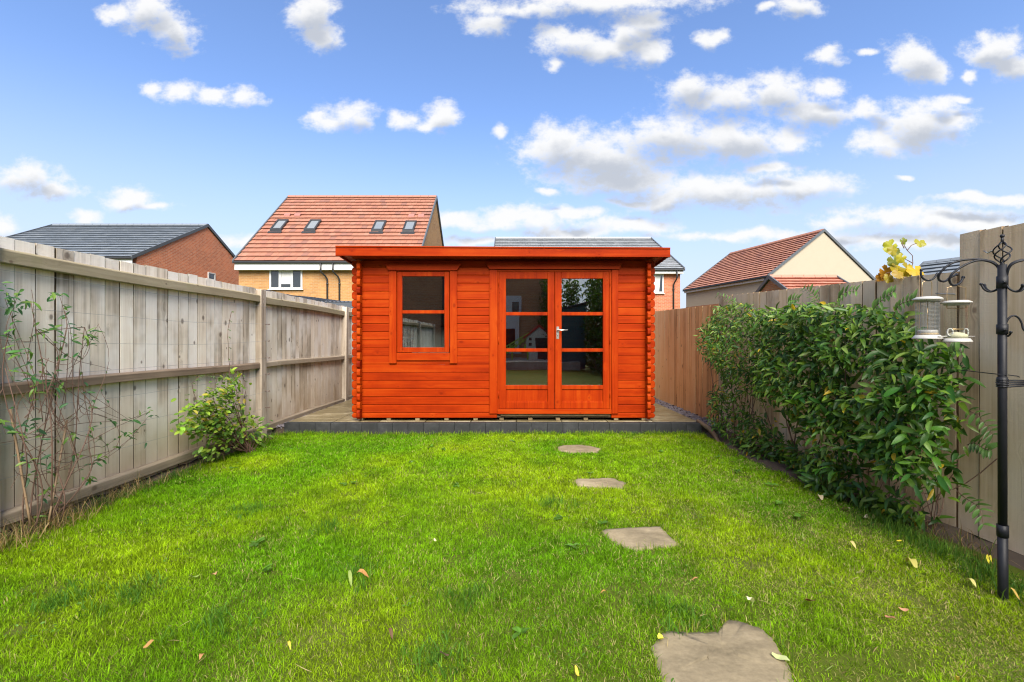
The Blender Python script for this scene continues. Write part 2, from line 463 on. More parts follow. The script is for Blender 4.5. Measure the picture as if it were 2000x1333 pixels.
M['fence_far_right'] = wood('fence_far_right', ((0.40, 0.20, 0.075), (0.76, 0.42, 0.175), (0.82, 0.54, 0.28)), 2, knots=0.78, rnd=0.5, knot_col=(0.10, 0.045, 0.022), bump_s=0.5)
M['fence_right'] = wood('fence_right', ((0.22, 0.15, 0.085), (0.52, 0.385, 0.24), (0.70, 0.56, 0.40)), 2, grey=(0.58, 0.48, 0.36), rnd=0.4, knots=0.78, knot_col=(0.11, 0.062, 0.036), bump_s=0.5)
M['edge_shade_left'] = wood('board_edge_shade_left', ((0.07, 0.052, 0.030), (0.13, 0.10, 0.060), (0.20, 0.155, 0.10)), 2)  # edge brown that also carries painted shade for the board joints
M['edge_shade_right'] = wood('board_edge_shade_right', ((0.10, 0.065, 0.035), (0.19, 0.125, 0.070), (0.28, 0.19, 0.11)), 2)
M['gravel_board'] = wood('gravel_board', ((0.16, 0.115, 0.07), (0.29, 0.21, 0.13), (0.38, 0.28, 0.19)), 1, green=(0.18, 0.17, 0.07))
RED = ((0.135, 0.0080, 0.0009), (0.255, 0.0220, 0.0012), (0.35, 0.050, 0.0035))
RK = (0.10, 0.006, 0.001)
M['cabin_x'] = wood('cabin_stain_along', RED, 0, 1, 0.5, 0.55, RK, bump_s=0.2, rnd=0.13, across_scale=0.8, spec=0.05)
M['cabin_y'] = wood('cabin_stain_deep', RED, 1, 0, 0.5, 0.35, RK, bump_s=0.2, rnd=0.5, spec=0.05)
M['cabin_z'] = wood('cabin_stain_upright', RED, 2, 1, 0.48, 0.55, RK, bump_s=0.2, rnd=0.15, spec=0.05)
M['bearer'] = wood('bearer_timber', ((0.08, 0.055, 0.026), (0.14, 0.10, 0.05), (0.22, 0.16, 0.09)), 1)
M['glass'] = glass_mat('window_glass', refl=0.21)
M['clear'] = glass_mat('clear_plastic', (0.93, 0.95, 0.93), 0.04, 0.12)
M['steel'] = simple('brushed_steel', (0.62, 0.61, 0.58), 0.3, 1.0, 0.1, 40)
M['brass'] = simple('brass_wire', (0.50, 0.36, 0.20), 0.35, 0.8, 0.2, 40)
M['felt'] = simple('roof_felt', (0.05, 0.05, 0.055), 0.9)
M['dark_floor'] = simple('cabin_floor', (0.20, 0.13, 0.08), 0.6)
M['brick_red'] = brick('brick_red', (0.34, 0.088, 0.036), (0.48, 0.155, 0.066), (0.42, 0.31, 0.22))
M['brick_red_lit'] = brick('brick_red_sunlit', (0.46, 0.125, 0.052), (0.64, 0.215, 0.095), (0.55, 0.42, 0.31))  # the red brick brightened: light for the left house gable put into its colour
M['brick_buff'] = brick('brick_buff', (0.315, 0.148, 0.045), (0.41, 0.225, 0.078), (0.36, 0.27, 0.165))
M['brick_orange'] = brick('brick_orange', (0.27, 0.085, 0.03), (0.36, 0.15, 0.055), (0.3, 0.24, 0.17))
M['brick_own'] = brick('brick_own', (0.36, 0.17, 0.08), (0.47, 0.25, 0.12), (0.42, 0.33, 0.24))
M['render_cream'] = simple('cream_render', (0.35, 0.305, 0.235), 0.9, 0, 0.05, 2.0, 0.2)
M['tile_grey'] = tile_mat('tile_grey', (0.12, 0.14, 0.165), 0.5)
M['tile_red'] = tile_mat('tile_red', (0.42, 0.15, 0.09), 0.6)
M['tile_brown'] = tile_mat('tile_brown', (0.30, 0.13, 0.09), 0.6)
M['upvc'] = simple('white_upvc', (0.54, 0.54, 0.53), 0.35, 0, 0.03)
M['black_plastic'] = simple('black_plastic', (0.02, 0.021, 0.023), 0.4)
M['dark_trim'] = simple('dark_verge', (0.07, 0.08, 0.09), 0.5)
M['far_glass'] = simple('far_window_glass', (0.02, 0.024, 0.028), 0.08, 0, 0.2, 1.0, 1.0)
M['blind'] = simple('white_blind', (0.5, 0.5, 0.48), 0.7, 0, 0.05)
M['canopy'] = simple('charcoal_sheet', (0.06, 0.07, 0.085), 0.45, 0, 0.2, 2.0)
M['canopy_roof'] = simple('grey_sheet', (0.20, 0.225, 0.26), 0.4, 0, 0.2, 2.0)
M['soil'] = simple('soil', (0.055, 0.040, 0.028), 0.95, 0, 0.5, 18)
M['stem'] = simple('bark_stem', (0.11, 0.062, 0.042), 0.8, 0, 0.35, 40)
M['cane'] = simple('bamboo_cane', (0.21, 0.14, 0.078), 0.6, 0, 0.2, 20)
M['black_metal'] = simple('black_powder_coat', (0.011, 0.012, 0.016), 0.5, 0.0, 0.4, 30, 0.25)
M['white_plastic'] = simple('white_plastic', (0.37, 0.365, 0.345), 0.4, 0, 0.06, 30)
M['galv'] = simple('galvanised_wire', (0.30, 0.31, 0.31), 0.45, 0.7, 0.2, 30)
M['seed'] = simple('bird_seed', (0.45, 0.33, 0.16), 0.8, 0, 0.5, 120)
M['seed_pale'] = simple('bird_seed_pale', (0.42, 0.40, 0.28), 0.8, 0, 0.4, 120)
M['leaf'] = leaf_mat('leaf_green')
M['leaf_dry'] = leaf_mat('leaf_fallen', 0.7, 0.15)
M['red_plastic'] = simple('red_plastic', (0.50, 0.05, 0.03), 0.5)
M['lime_plastic'] = simple('lime_plastic', (0.35, 0.50, 0.05), 0.5)
M['cream_plastic'] = simple('cream_plastic', (0.62, 0.57, 0.46), 0.5)
M['teal'] = simple('teal_metal', (0.03, 0.10, 0.11), 0.4)
M['fabric'] = simple('grey_cushion', (0.30, 0.30, 0.31), 0.9)

def stone_mat(name, cols, scale=3.0, rough=0.85, wet=None, bump=0.4):
    m, nt, out = new_mat(name)
    t = nd(nt, 'ShaderNodeTexCoord'); oi = nd(nt, 'ShaderNodeObjectInfo')
    sc = nd(nt, 'ShaderNodeVectorMath', {0: (13.0, 29.0, 7.0)}, operation='SCALE'); nt.links.new(oi.outputs['Random'], sc.inputs['Scale'])
    p = vmath(nt, 'ADD', t.outputs['Object'], sc.outputs[0]).outputs[0]
    n1 = noise(nt, p, scale, 6, 0.6).outputs['Fac']
    n2 = noise(nt, vmath(nt, 'MULTIPLY', p, (1, 2.2, 1)).outputs[0], scale * 2.2, 5, 0.65).outputs['Fac']
    n3 = noise(nt, p, scale * 22, 3, 0.6).outputs['Fac']
    cr = nd(nt, 'ShaderNodeValToRGB', {0: math_n(nt, 'ADD', math_n(nt, 'MULTIPLY', n1, 0.6), math_n(nt, 'MULTIPLY_ADD', n2, 0.5, math_n(nt, 'MULTIPLY_ADD', n3, 0.2, -0.15)))})
    e = cr.color_ramp.elements
    e[0].position = 0.3; e[0].color = (*cols[0], 1); e[1].position = 0.75; e[1].color = (*cols[2], 1)
    k = e.new(0.52); k.color = (*cols[1], 1)
    h = math_n(nt, 'ADD', n2, math_n(nt, 'MULTIPLY', n3, 0.35))
    principled(nt, out, cr.outputs[0], rough if wet is None else smooth(nt, n1, 0.4, 0.6, wet, rough), bump=h, bump_s=bump, bump_d=0.008)
    return m
M['flag'] = stone_mat('flagstone', ((0.10, 0.080, 0.047), (0.215, 0.175, 0.108), (0.35, 0.295, 0.20)), 2.6)
M['slab'] = stone_mat('paving_slab', ((0.085, 0.067, 0.032), (0.165, 0.132, 0.068), (0.33, 0.28, 0.19)), 2.2, 0.6, wet=0.35)
M['edging'] = stone_mat('edging_block', ((0.006, 0.007, 0.008), (0.013, 0.0145, 0.0165), (0.040, 0.042, 0.044)), 5.0, 0.75)
M['slate'] = stone_mat('slate_chip', ((0.06, 0.05, 0.06), (0.12, 0.105, 0.12), (0.24, 0.22, 0.24)), 12.0, 0.6)
M['patio_old'] = stone_mat('patio_stone', ((0.25, 0.22, 0.18), (0.36, 0.33, 0.27), (0.45, 0.42, 0.36)), 2.0)
def mat_ground():
    m, nt, out = new_mat('lawn_soil')
    t = nd(nt, 'ShaderNodeTexCoord')
    n = noise(nt, t.outputs['Object'], 2.0, 5, 0.6).outputs['Fac']
    n2 = noise(nt, t.outputs['Object'], 60.0, 4, 0.7).outputs['Fac']
    c = mixc(nt, n2, (0.028, 0.040, 0.006), (0.095, 0.125, 0.014))
    c = mixc(nt, math_n(nt, 'MULTIPLY', smooth(nt, n, 0.5, 0.7), 0.5), c, (0.12, 0.11, 0.045))
    principled(nt, out, c, 0.95, bump=n2, bump_s=0.5, bump_d=0.01, Specular_IOR_Level=0.1)
    return m
M['lawn'] = mat_ground()
def mat_grass():
    m, nt, out = new_mat('grass_blade')
    a = nd(nt, 'ShaderNodeAttribute', attribute_name='Col')
    p = nd(nt, 'ShaderNodeBsdfPrincipled', {'Base Color': a.outputs['Color'], 'Roughness': 0.55, 'Specular IOR Level': 0.12})
    tr = nd(nt, 'ShaderNodeBsdfTranslucent', {'Color': vmath(nt, 'MULTIPLY', a.outputs['Color'], (1.3, 1.3, 0.6)).outputs[0]})
    mix = nd(nt, 'ShaderNodeMixShader', {0: 0.4, 1: p.outputs[0], 2: tr.outputs[0]})
    nt.links.new(mix.outputs[0], out.inputs[0])
    return m
M['grass'] = mat_grass()

# ================================================================== SETTING
LX, RX = -3.08, 2.75                # board planes of the two fences
SLAB_Y, SLAB_Z = 5.79, 0.138
Y0 = 5.94                           # front wall of the cabin
S0 = FPX / Y0
def cx(px, Y=Y0): return (px - 1000.0) * Y / FPX
def cz(py, Y=Y0): return CAM_H + (667.0 - py) * Y / FPX

mb = MB(); mb.box(-900, 900, -300, 1500, -0.6, -0.06)
obj('ground', mb, M['lawn'], kind='structure')
# the lawn: a gently uneven sheet between the fences
nx, ny = 60, 110
xs = np.linspace(LX - 0.03, RX + 0.06, nx); ys = np.linspace(-8.0, SLAB_Y + 0.02, ny)
def lawn_z(x, y):
    return 0.025 * (vnoise(x, y, 1.1, 3) - 0.5) + 0.012 * (vnoise(x, y, 3.7, 5) - 0.5)
gx, gy = np.meshgrid(xs, ys)
vz = lawn_z(gx, gy) - 0.006
verts = np.stack([gx, gy, vz], -1).reshape(-1, 3)
idx = np.arange(nx * ny).reshape(ny, nx)
q = np.stack([idx[:-1, :-1], idx[:-1, 1:], idx[1:, 1:], idx[1:, :-1]], -1).reshape(-1, 4)
obj('lawn', np_mesh('lawn', verts, q.ravel(), np.full(len(q), 4), M['lawn'], smooth_=True), None, kind='structure')

# ------------------------------------------------------------------ patio under the cabin
PX0, PX1, PY1 = -2.90, 2.42, 9.7
mb = MB(); mb.box(PX0 + 0.01, PX1 - 0.01, SLAB_Y + 0.05, PY1 - 0.01, -0.05, SLAB_Z - 0.035)
patio = obj('patio', mb, M['slab'], kind='structure')
slab_meshes = []
sw = (PX1 - PX0) / 9.0; sl = 0.60
for k in range(4):
    mb = MB(); mb.box(-sw / 2 + 0.004, sw / 2 - 0.004, -sl / 2 + 0.004, sl / 2 - 0.004, -0.034, 0.0, bevel=0.004)
    for v in mb.bm.verts:
        if v.co.z > -0.01: v.co.z += random.uniform(-0.002, 0.0015)
    slab_meshes.append(mb.mesh('paving_slab', M['slab']))
for j in range(6):
    for i in range(9):
        obj('paving_slab', slab_meshes[(i * 7 + j * 3) % 4], None, patio, (PX0 + sw * (i + 0.5), SLAB_Y + 0.105 + sl * (j + 0.5), SLAB_Z + random.uniform(-0.002, 0.002)))
eb = []
for k in range(4):
    mb = MB(); mb.box(-0.0978, 0.0978, -0.05, 0.05, -0.17, 0.0, bevel=0.004)
    for v in mb.bm.verts: v.co += Vector((random.uniform(-1, 1), random.uniform(-1, 1), random.uniform(-1, 0.5))) * 0.0012
    eb.append(mb.mesh('edging_block', M['edging']))
n_eb = 27
for i in range(n_eb):
    x = PX0 + (PX1 - PX0) * (i + 0.5) / n_eb
    obj('edging_block', eb[i % 4], None, patio, (x, SLAB_Y + 0.05 + random.uniform(-0.002, 0.002), SLAB_Z - 0.002 + random.uniform(-0.002, 0.002)))

def chips(name, x0, x1, y0, y1, z, n, size, mat, seed):
    r = np.random.default_rng(seed)
    base = np.array([[-1, -1, -.4], [1, -.8, -.4], [.9, 1, -.4], [-.8, .9, -.4], [-.6, -.7, .4], [.7, -.5, .4], [.5, .7, .4], [-.6, .5, .4]])
    fc = np.array([[4, 5, 6, 7], [0, 1, 5, 4], [1, 2, 6, 5], [2, 3, 7, 6], [3, 0, 4, 7]])
    V_, F_ = [], []
    for i in range(n):
        s_ = size * r.uniform(0.5, 1.3) * np.array([1, r.uniform(.5, 1), r.uniform(.35, .8)])
        rot = np.array(Euler((r.normal(0, .35), r.normal(0, .35), r.uniform(0, 6.28))).to_matrix())
        p = (base * s_ * r.uniform(.85, 1.15, (8, 3))) @ rot.T + np.array([r.uniform(x0, x1), r.uniform(y0, y1), z + r.uniform(0, size * 0.9)])
        V_.append(p); F_.append(fc + 8 * i)
    F = np.concatenate(F_)
    return obj(name, np_mesh(name, np.concatenate(V_), F.ravel(), np.full(len(F), 4), mat), None, kind='stuff')
mb = MB(); mb.box(PX1 + 0.002, RX - 0.012, SLAB_Y + 0.02, PY1, -0.05, 0.075)
mb.box(LX + 0.02, PX0 - 0.002, SLAB_Y + 0.02, PY1, -0.05, 0.075)
obj('gravel_bed', mb, M['soil'], kind='structure')
chips('slate_gravel', PX1 + 0.02, RX - 0.03, SLAB_Y + 0.05, 9.5, 0.08, 1500, 0.022, M['slate'], 1)
chips('slate_gravel', LX + 0.05, PX0 - 0.02, SLAB_Y + 0.02, 9.5, 0.08, 1000, 0.022, M['slate'], 2)
# bare soil along the foot of the right fence
def soil_bed(name, pts_y, x_in, x_out, seed, z=0.012):
    n = 40; m = 6
    ys_ = np.linspace(pts_y[0], pts_y[1], n)
    t = np.linspace(0, 1, m)
    xi = np.interp(ys_, [p[0] for p in x_in], [p[1] for p in x_in])
    gx = xi[:, None] * (1 - t) + x_out * t; gy = np.repeat(ys_[:, None], m, 1)
    gz = z + 0.03 * t[None, :] + 0.03 * (vnoise(gx, gy, 9, seed) - .5) - 0.03 * (t[None, :] == 0)
    idx = np.arange(n * m).reshape(n, m)
    q = np.stack([idx[:-1, :-1], idx[:-1, 1:], idx[1:, 1:], idx[1:, :-1]], -1).reshape(-1, 4)
    return obj(name, np_mesh(name, np.stack([gx, gy, gz], -1).reshape(-1, 3), q.ravel(), np.full(len(q), 4), M['soil'], smooth_=True), None, kind='structure')
soil_bed('soil_bed', (2.3, 5.9), [(2.3, 2.62), (2.9, 2.50), (3.4, 2.36), (4.6, 2.32), (5.9, 2.44)], RX + 0.03, 4)
soil_bed('soil_bed', (1.6, 5.4), [(1.6, -2.86), (2.8, -2.90), (3.4, -2.98), (4.3, -2.98), (4.9, -2.90), (5.4, -2.98)], LX - 0.02, 6)

# ================================================================== LEFT FENCE
def board_mesh(w, h, thick, thin, mat, seed, name='board', edge=None):
    """feather edged board: thick at one side, thin at the other; origin at its foot, width along Y"""
    r = random.Random(seed)
    mb = MB()
    n = 5
    rings = []
    w2 = w / 2; gap = thin
    for k in range(n):
        z = h * k / (n - 1)
        bow = 0.0025 * math.sin(k / (n - 1) * math.pi) * r.uniform(-1, 1)
        e = 0.0015
        prof = [(0.004, -w2), (thick - e, -w2), (thick, -w2 + e), (thick, w2 - e), (thick - e, w2), (0.003, w2), (0.003, w2 + gap + 0.010), (0.0, w2 + gap + 0.010), (0.0, w2 - 0.02), (0.004, w2 - 0.02)]
        rings.append([mb.bm.verts.new((bow + px_, py_, z)) for px_, py_ in prof])
    m_ = len(rings[0])
    for p, q_ in zip(rings[:-1], rings[1:]):
        for k in range(m_):
            f = mb.bm.faces.new((p[k], p[(k + 1) % m_], q_[(k + 1) % m_], q_[k]))
            if edge and k not in (1, 2, 3): f.material_index = 1      # unweathered brown on edges and lip, kept dark to paint in the joint shade
    mb.bm.faces.new(rings[0][::-1]); mb.bm.faces.new(rings[-1])
    me = mb.mesh(name, mat)
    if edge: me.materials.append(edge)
    return me

lf = thing('fence', 'weathered grey timber fence with horizontal rails along the left side of the lawn', 'fence', (LX, 2.6, 0))
H_L = 1.81
lboards = [board_mesh(0.1180, H_L + 0.03, 0.019, 0.006, M['fence_left'], k, edge=M['edge_shade_left']) for k in range(5)]
posts_y = [-5.9, -3.05, -0.2, 2.55, 5.435, 8.18]
kb = 0
for i, py_ in enumerate(posts_y):
    y_start = py_ + 0.10
    y_end = posts_y[i + 1] if i + 1 < len(posts_y) else 9.9
    n = max(1, round((y_end - py_) / 0.126))
    st = (y_end - py_) / n
    for k in range(n):
        o = obj('board', lboards[kb % 5], None, lf, (LX + random.uniform(-0.003, 0.003), py_ + st * (k + 0.5) + random.uniform(-0.0012, 0.0012), -0.03 + random.uniform(-0.008, 0.008)))
        o.rotation_euler = (random.uniform(-0.002, 0.002), 0, R(random.uniform(-1.6, -0.4)))
        kb += 1
    for z0, z1 in ((1.640, 1.728), (0.858, 0.928), (0.078, 0.158)):
        mb = MB()
        y0, y1 = py_ + 0.103, y_end - 0.003
        ln = y1 - y0
        # arris-like rail: flat front with sloped top
        mb.poly_prism([(0, -ln / 2, 0), (0.052, -ln / 2, 0.0), (0.052, -ln / 2, (z1 - z0) - 0.012), (0.036, -ln / 2, z1 - z0), (0, -ln / 2, z1 - z0)], (0, ln, 0))
        bmesh.ops.bevel(mb.bm, geom=list(mb.bm.edges), offset=0.004, segments=1, affect='EDGES')
        sub = bmesh.ops.subdivide_edges(mb.bm, edges=[e for e in mb.bm.edges if e.calc_length() > 1.0], cuts=6)
        ph = random.uniform(0, 6)
        for v in mb.bm.verts: v.co.z += 0.006 * math.sin(v.co.y * 2.1 + ph)
        o = obj('rail', mb, M['rail_left' if z0 > 1.5 else 'rail_brown' if z0 > 0.5 and py_ < 5 else 'rail_pale'], lf, (LX + 0.026, (y0 + y1) / 2, z0))
    mb = MB(); mb.box(-0.06, 0.055, -0.055, 0.055, -0.2, 1.79, bevel=0.004)
    for v in mb.bm.verts:
        if v.co.z > 1.7: v.co.z += v.co.x * 0.12
    o = obj('post', mb, M['post_left'], lf, (-2.98 - 0.055, py_ + 0.05, 0))
    o.rotation_euler = (0, R(random.uniform(-0.4, 0.4)), 0)

# vine eyes and training wires
WZ = [1.59, 1.38, 1.18, 0.976, 0.78, 0.575, 0.377]
for w_i, z in enumerate(WZ):
    mb = MB()
    y0, y1 = 5.50, 2.56
    pts = []
    for k in range(25):
        t = k / 24
        pts.append((-2.955 + 0.012 * math.sin(t * 7 + w_i), y0 + (y1 - y0) * t, z - 0.03 * math.sin(math.pi * t) * (0.4 + 0.3 * (w_i % 3)) + 0.004 * math.sin(9 * t + w_i)))
    mb.tube(pts, 0.0011, 4)
    wn_ = ('highest', 'second highest', 'third highest', 'middle', 'third lowest', 'second lowest', 'lowest')[w_i]
    wr = tag(obj('training_wire', mb, M['galv']), f'{wn_} of the thin wires strung across the left fence boards', 'wire', 'training wires on the left fence')
    mb = MB()
    mb.tube([(-2.985, 5.50, z), (-2.945, 5.50, z), (-2.935, 5.51, z + 0.006), (-2.925, 5.50, z), (-2.935, 5.49, z - 0.006), (-2.945, 5.50, z)], 0.0028, 5)
    obj('vine_eye', mb, M['stem'], wr)

# ================================================================== RIGHT FENCES
def right_fence(name, label, y0, y1, zb, zt, mat, seed, step=0.126, gravel=None):
    root = thing(name, label, 'fence', (RX, (y0 + y1) / 2, zb(y0)))
    n = max(1, round((y1 - y0) / step)); st = (y1 - y0) / n
    r = random.Random(seed)
    for k in range(n):
        y = y0 + st * (k + 0.5)
        me = board_mesh(st - 0.0065, zt(y) - zb(y), 0.020, 0.007, mat, seed + k, edge=M['edge_shade_right'])
        o = obj('board', me, None, root, (RX + r.uniform(0, 0.003), y + r.uniform(-.001, .001), zb(y)))
        # feather face turned to the lawn
        o.rotation_euler = (r.uniform(-0.003, 0.003), r.uniform(-0.004, 0.004), R(180 + r.uniform(0.8, 2.4)))
    if gravel:
        for (ga, gb) in gravel:
            mb = MB(); L = gb - ga
            mb.box(-0.012, 0.012, -L / 2 + 0.002, L / 2 - 0.002, -0.15, 0.0, bevel=0.003)
            obj('gravel_board', mb, M['gravel_board'], root, (RX + 0.014, (ga + gb) / 2, zb((ga + gb) / 2) + 0.008))
    return root
lerp = lambda y, a, b: a[1] + (b[1] - a[1]) * (y - a[0]) / (b[0] - a[0])
right_fence('fence', 'reddish brown close boarded fence beside the cabin on the right, lowest of the right-hand fences', 6.02, 9.8,
            lambda y: 0.03, lambda y: lerp(y, (6.0, 1.66), (8.73, 1.75)), M['fence_far_right'], 100)
right_fence('fence', 'brown close boarded fence behind the leafy climber on the right', 2.80, 6.02,
            lambda y: 0.0, lambda y: lerp(y, (2.8, 1.605), (6.0, 1.772)), M['fence_right'], 200)
right_fence('fence', 'tall pale brown fence panel behind the bird feeder pole at right edge', -0.6, 2.79,
            lambda y: 0.035, lambda y: lerp(y, (2.48, 1.812), (2.78, 1.835)), M['fence_right'], 300, 0.127, gravel=[(-0.6, 1.1), (1.1, 2.79)])

# fence across the far end, mostly behind the cabin
bf = thing('fence', 'narrow slice of brown fence closing the garden behind the cabin', 'fence', (-0.15, 9.95, 0.0))
me_b = [board_mesh(0.121, 1.72, 0.020, 0.005, M['fence_right'], 900 + k) for k in range(3)]
for k in range(46):
    o = obj('board', me_b[k % 3], None, bf, (LX + 0.08 + 0.126 * k, 9.95, 0.02)); o.rotation_euler = (0, 0, R(-90))

mb = MB(); mb.box(-0.05, 0.05, -0.09, 0.09, -0.1, 1.60, bevel=0.004)
rf = [o for o in COL.objects if o.get('label', '').startswith('brown close boarded')][0]
obj('post', mb, M['fence_right'], rf, (RX + 0.075, 2.79, 0))
mb = MB(); mb.box(-0.05, 0.05, -0.09, 0.09, -0.1, 1.66, bevel=0.004)
obj('post', mb, M['fence_right'], rf, (RX + 0.075, 6.02, 0))

# ================================================================== CABIN
XL_, XR_ = -2.093, 1.868             # log ends of the front wall
SXL, SXR = -1.997, 1.785             # outer faces of the side walls
CAB_BACK = 8.75
cab = thing('log_cabin', 'orange red stained timber log cabin with flat roof standing on the paved base', 'cabin', (-0.1, Y0 + 1.4, SLAB_Z))
cabo = world_loc(cab)

def log_x(x0, x1, z0, z1, ch0, ch1, Yf=Y0, th=0.045):
    """log lying along X, front face at Yf; ch = corner chamfer of a free end"""
    xm, zm = (x0 + x1) / 2, (z0 + z1) / 2
    hx, hz_ = (x1 - x0) / 2, (z1 - z0) / 2 - 0.0012
    pts = []
    pts += [(-hx, 0, -hz_ + ch0), (-hx + ch0 * 0.75, 0, -hz_)] if ch0 else [(-hx, 0, -hz_)]
    pts += [(hx - ch1 * 0.75, 0, -hz_), (hx, 0, -hz_ + ch1)] if ch1 else [(hx, 0, -hz_)]
    pts += [(hx, 0, hz_ - ch1), (hx - ch1 * 0.75, 0, hz_)] if ch1 else [(hx, 0, hz_)]
    pts += [(-hx + ch0 * 0.75, 0, hz_), (-hx, 0, hz_ - ch0)] if ch0 else [(-hx, 0, hz_)]
    mb = MB(); mb.poly_prism(pts, (0, th, 0))
    mb.bevel_all(0.0065)
    return mb, (xm, Yf, zm)
def log_y(y0, y1, z0, z1, ch0, xo, th=0.045):
    ym, zm = (y0 + y1) / 2, (z0 + z1) / 2
    hy, hz_ = (y1 - y0) / 2, (z1 - z0) / 2 - 0.0012
    pts = [(0, -hy, -hz_ + ch0), (0, -hy + ch0 * 0.8, -hz_), (0, hy, -hz_), (0, hy, hz_), (0, -hy + ch0 * 0.8, hz_), (0, -hy, hz_ - ch0)]
    mb = MB(); mb.poly_prism(pts, (th, 0, 0))
    mb.bevel_all(0.005)
    return mb, (xo, ym, zm)

# window / door openings (x0, x1, z0, z1)
WIN = (cx(775), cx(879), cz(700), cz(531))
DOOR = (cx(971), cx(1194), cz(809), cz(529))
rows = [(0.174, 0.2405)] + [(0.2405 + 0.1058 * k, min(0.2405 + 0.1058 * (k + 1), 2.236)) for k in range(19)]
for ri, (z0, z1) in enumerate(rows):
    cuts = []
    for (a, b, c, d) in (WIN, DOOR):
        if z0 > c - 0.06 and z1 < d + 0.075: cuts.append((a, b))
    x = XL_
    segs = []
    for a, b in cuts:
        segs.append((x, a)); x = b
    segs.append((x, XR_))
    for a, b in segs:
        jit = random.uniform(-0.0012, 0.0012)
        mb, c = log_x(a, b, z0, z1, 0.024 if a == XL_ else 0, 0.024 if b == XR_ else 0)
        obj('log', mb, M['cabin_x'], cab, (c[0], c[1] + jit, c[2]))
srows = [(0.174, 0.2934)] + [(0.2934 + 0.1058 * k, min(0.2934 + 0.1058 * (k + 1), 2.225)) for k in range(19)]
for sx, face in ((SXL, 1), (SXR - 0.045, -1)):
    for z0, z1 in srows:
        # the end that crosses the front wall, and the wall behind it
        mb, c = log_y(5.838, Y0 - 0.002, z0, z1, 0.026, sx)
        obj('log_end', mb, M['cabin_y'], cab, (c[0] + random.uniform(-.001, .001), c[1], c[2]))
    for z0, z1 in srows:
        mb, c = log_y(Y0 + 0.047, CAB_BACK, z0, z1, 0.004, sx)
        obj('side_log', mb, M['cabin_y'], cab, c)
# the far wall and the floor inside
mb = MB(); mb.box(SXL + 0.05, SXR - 0.05, CAB_BACK - 0.05, CAB_BACK - 0.004, 0.18, 2.12)
obj('back_wall', mb, M['cabin_x'], cab, (0, 0, 0))
mb = MB(); mb.box(SXL + 0.05, SXR - 0.05, Y0 + 0.05, CAB_BACK - 0.06, 0.176, 0.20)
obj('floor', mb, M['dark_floor'], cab, (0, 0, 0))
for px in (704, 758.6, 814.8, 871.7, 928.7, 979.7, 1036, 1090, 1144.6, 1204, 1258):
    mb = MB(); mb.box(-0.028, 0.028, 0, CAB_BACK - Y0, 0.0, 0.035, bevel=0.003)
    obj('bearer', mb, M['bearer'], cab, (cx(px), Y0 + 0.012, SLAB_Z + 0.0005))
# roof
FY = 5.70
fx = lambda px: (px - 1000) * FY / FPX
fz = lambda py: CAM_H + (667 - py) * FY / FPX
def sloped_box(x0, x1, y0, y1, zt0, zt1, th):
    mb = MB()
    mb.poly_prism([(x0, y0, zt0 - th), (x0, y1, zt1 - th), (x0, y1, zt1), (x0, y0, zt0)], (x1 - x0, 0, 0))
    return mb
roof = obj('roof', sloped_box(-2.148, 1.952, FY + 0.021, 9.0, 2.308, 2.10, 0.05), M['cabin_y'], cab, (0, 0, 0))
obj('felt', sloped_box(-2.165, 1.968, FY + 0.015, 9.02, 2.320, 2.112, 0.011), M['felt'], roof, (0, 0, 0))
mb = MB()
lx, rx = fx(655), fx(1309.3)
mb.poly_prism([(lx, 0, fz(500.5)), (rx, 0, fz(503.0)), (rx, 0, fz(486.0)), (lx, 0, fz(482.3))], (0, 0.02, 0)); mb.bevel_all(0.003)
obj('fascia', mb, M['cabin_x'], cab, (0, FY, 0))
mb = MB(); mb.poly_prism([(lx + .003, -0.012, fz(482.3) - .006), (rx - .003, -0.012, fz(486.0) - .006), (rx - .003, -0.012, fz(486) + .008), (lx + .003, -0.012, fz(482.3) + .008)], (0, 0.05, 0))
obj('roof_edge_strip', mb, M['cabin_x'], cab, (0, FY + .001, 0))
for sx in (-2.170, 1.954):
    mb = sloped_box(0, 0.02, FY + 0.023, 9.0, 2.312, 2.105, 0.075)
    obj('verge_board', mb, M['cabin_y'], cab, (sx, 0, 0))

def trim(name, pts, parent, y=Y0, th=0.02, mat='cabin_z', bev=0.003):
    """flat board on the front: polygon in photo pixels on the wall plane"""
    P = [(cx(px), 0.0, cz(py)) for px, py in pts]
    c = Vector((sum(p[0] for p in P) / len(P), 0, sum(p[2] for p in P) / len(P)))
    mb = MB(); mb.poly_prism([(p[0] - c.x, 0, p[2] - c.z) for p in P], (0, th, 0)); mb.bevel_all(bev)
    return obj(name, mb, M[mat], parent, (c.x, y - th, c.z))
def rect(x0, x1, y0, y1): return [(x0, y1), (x1, y1), (x1, y0), (x0, y0)]
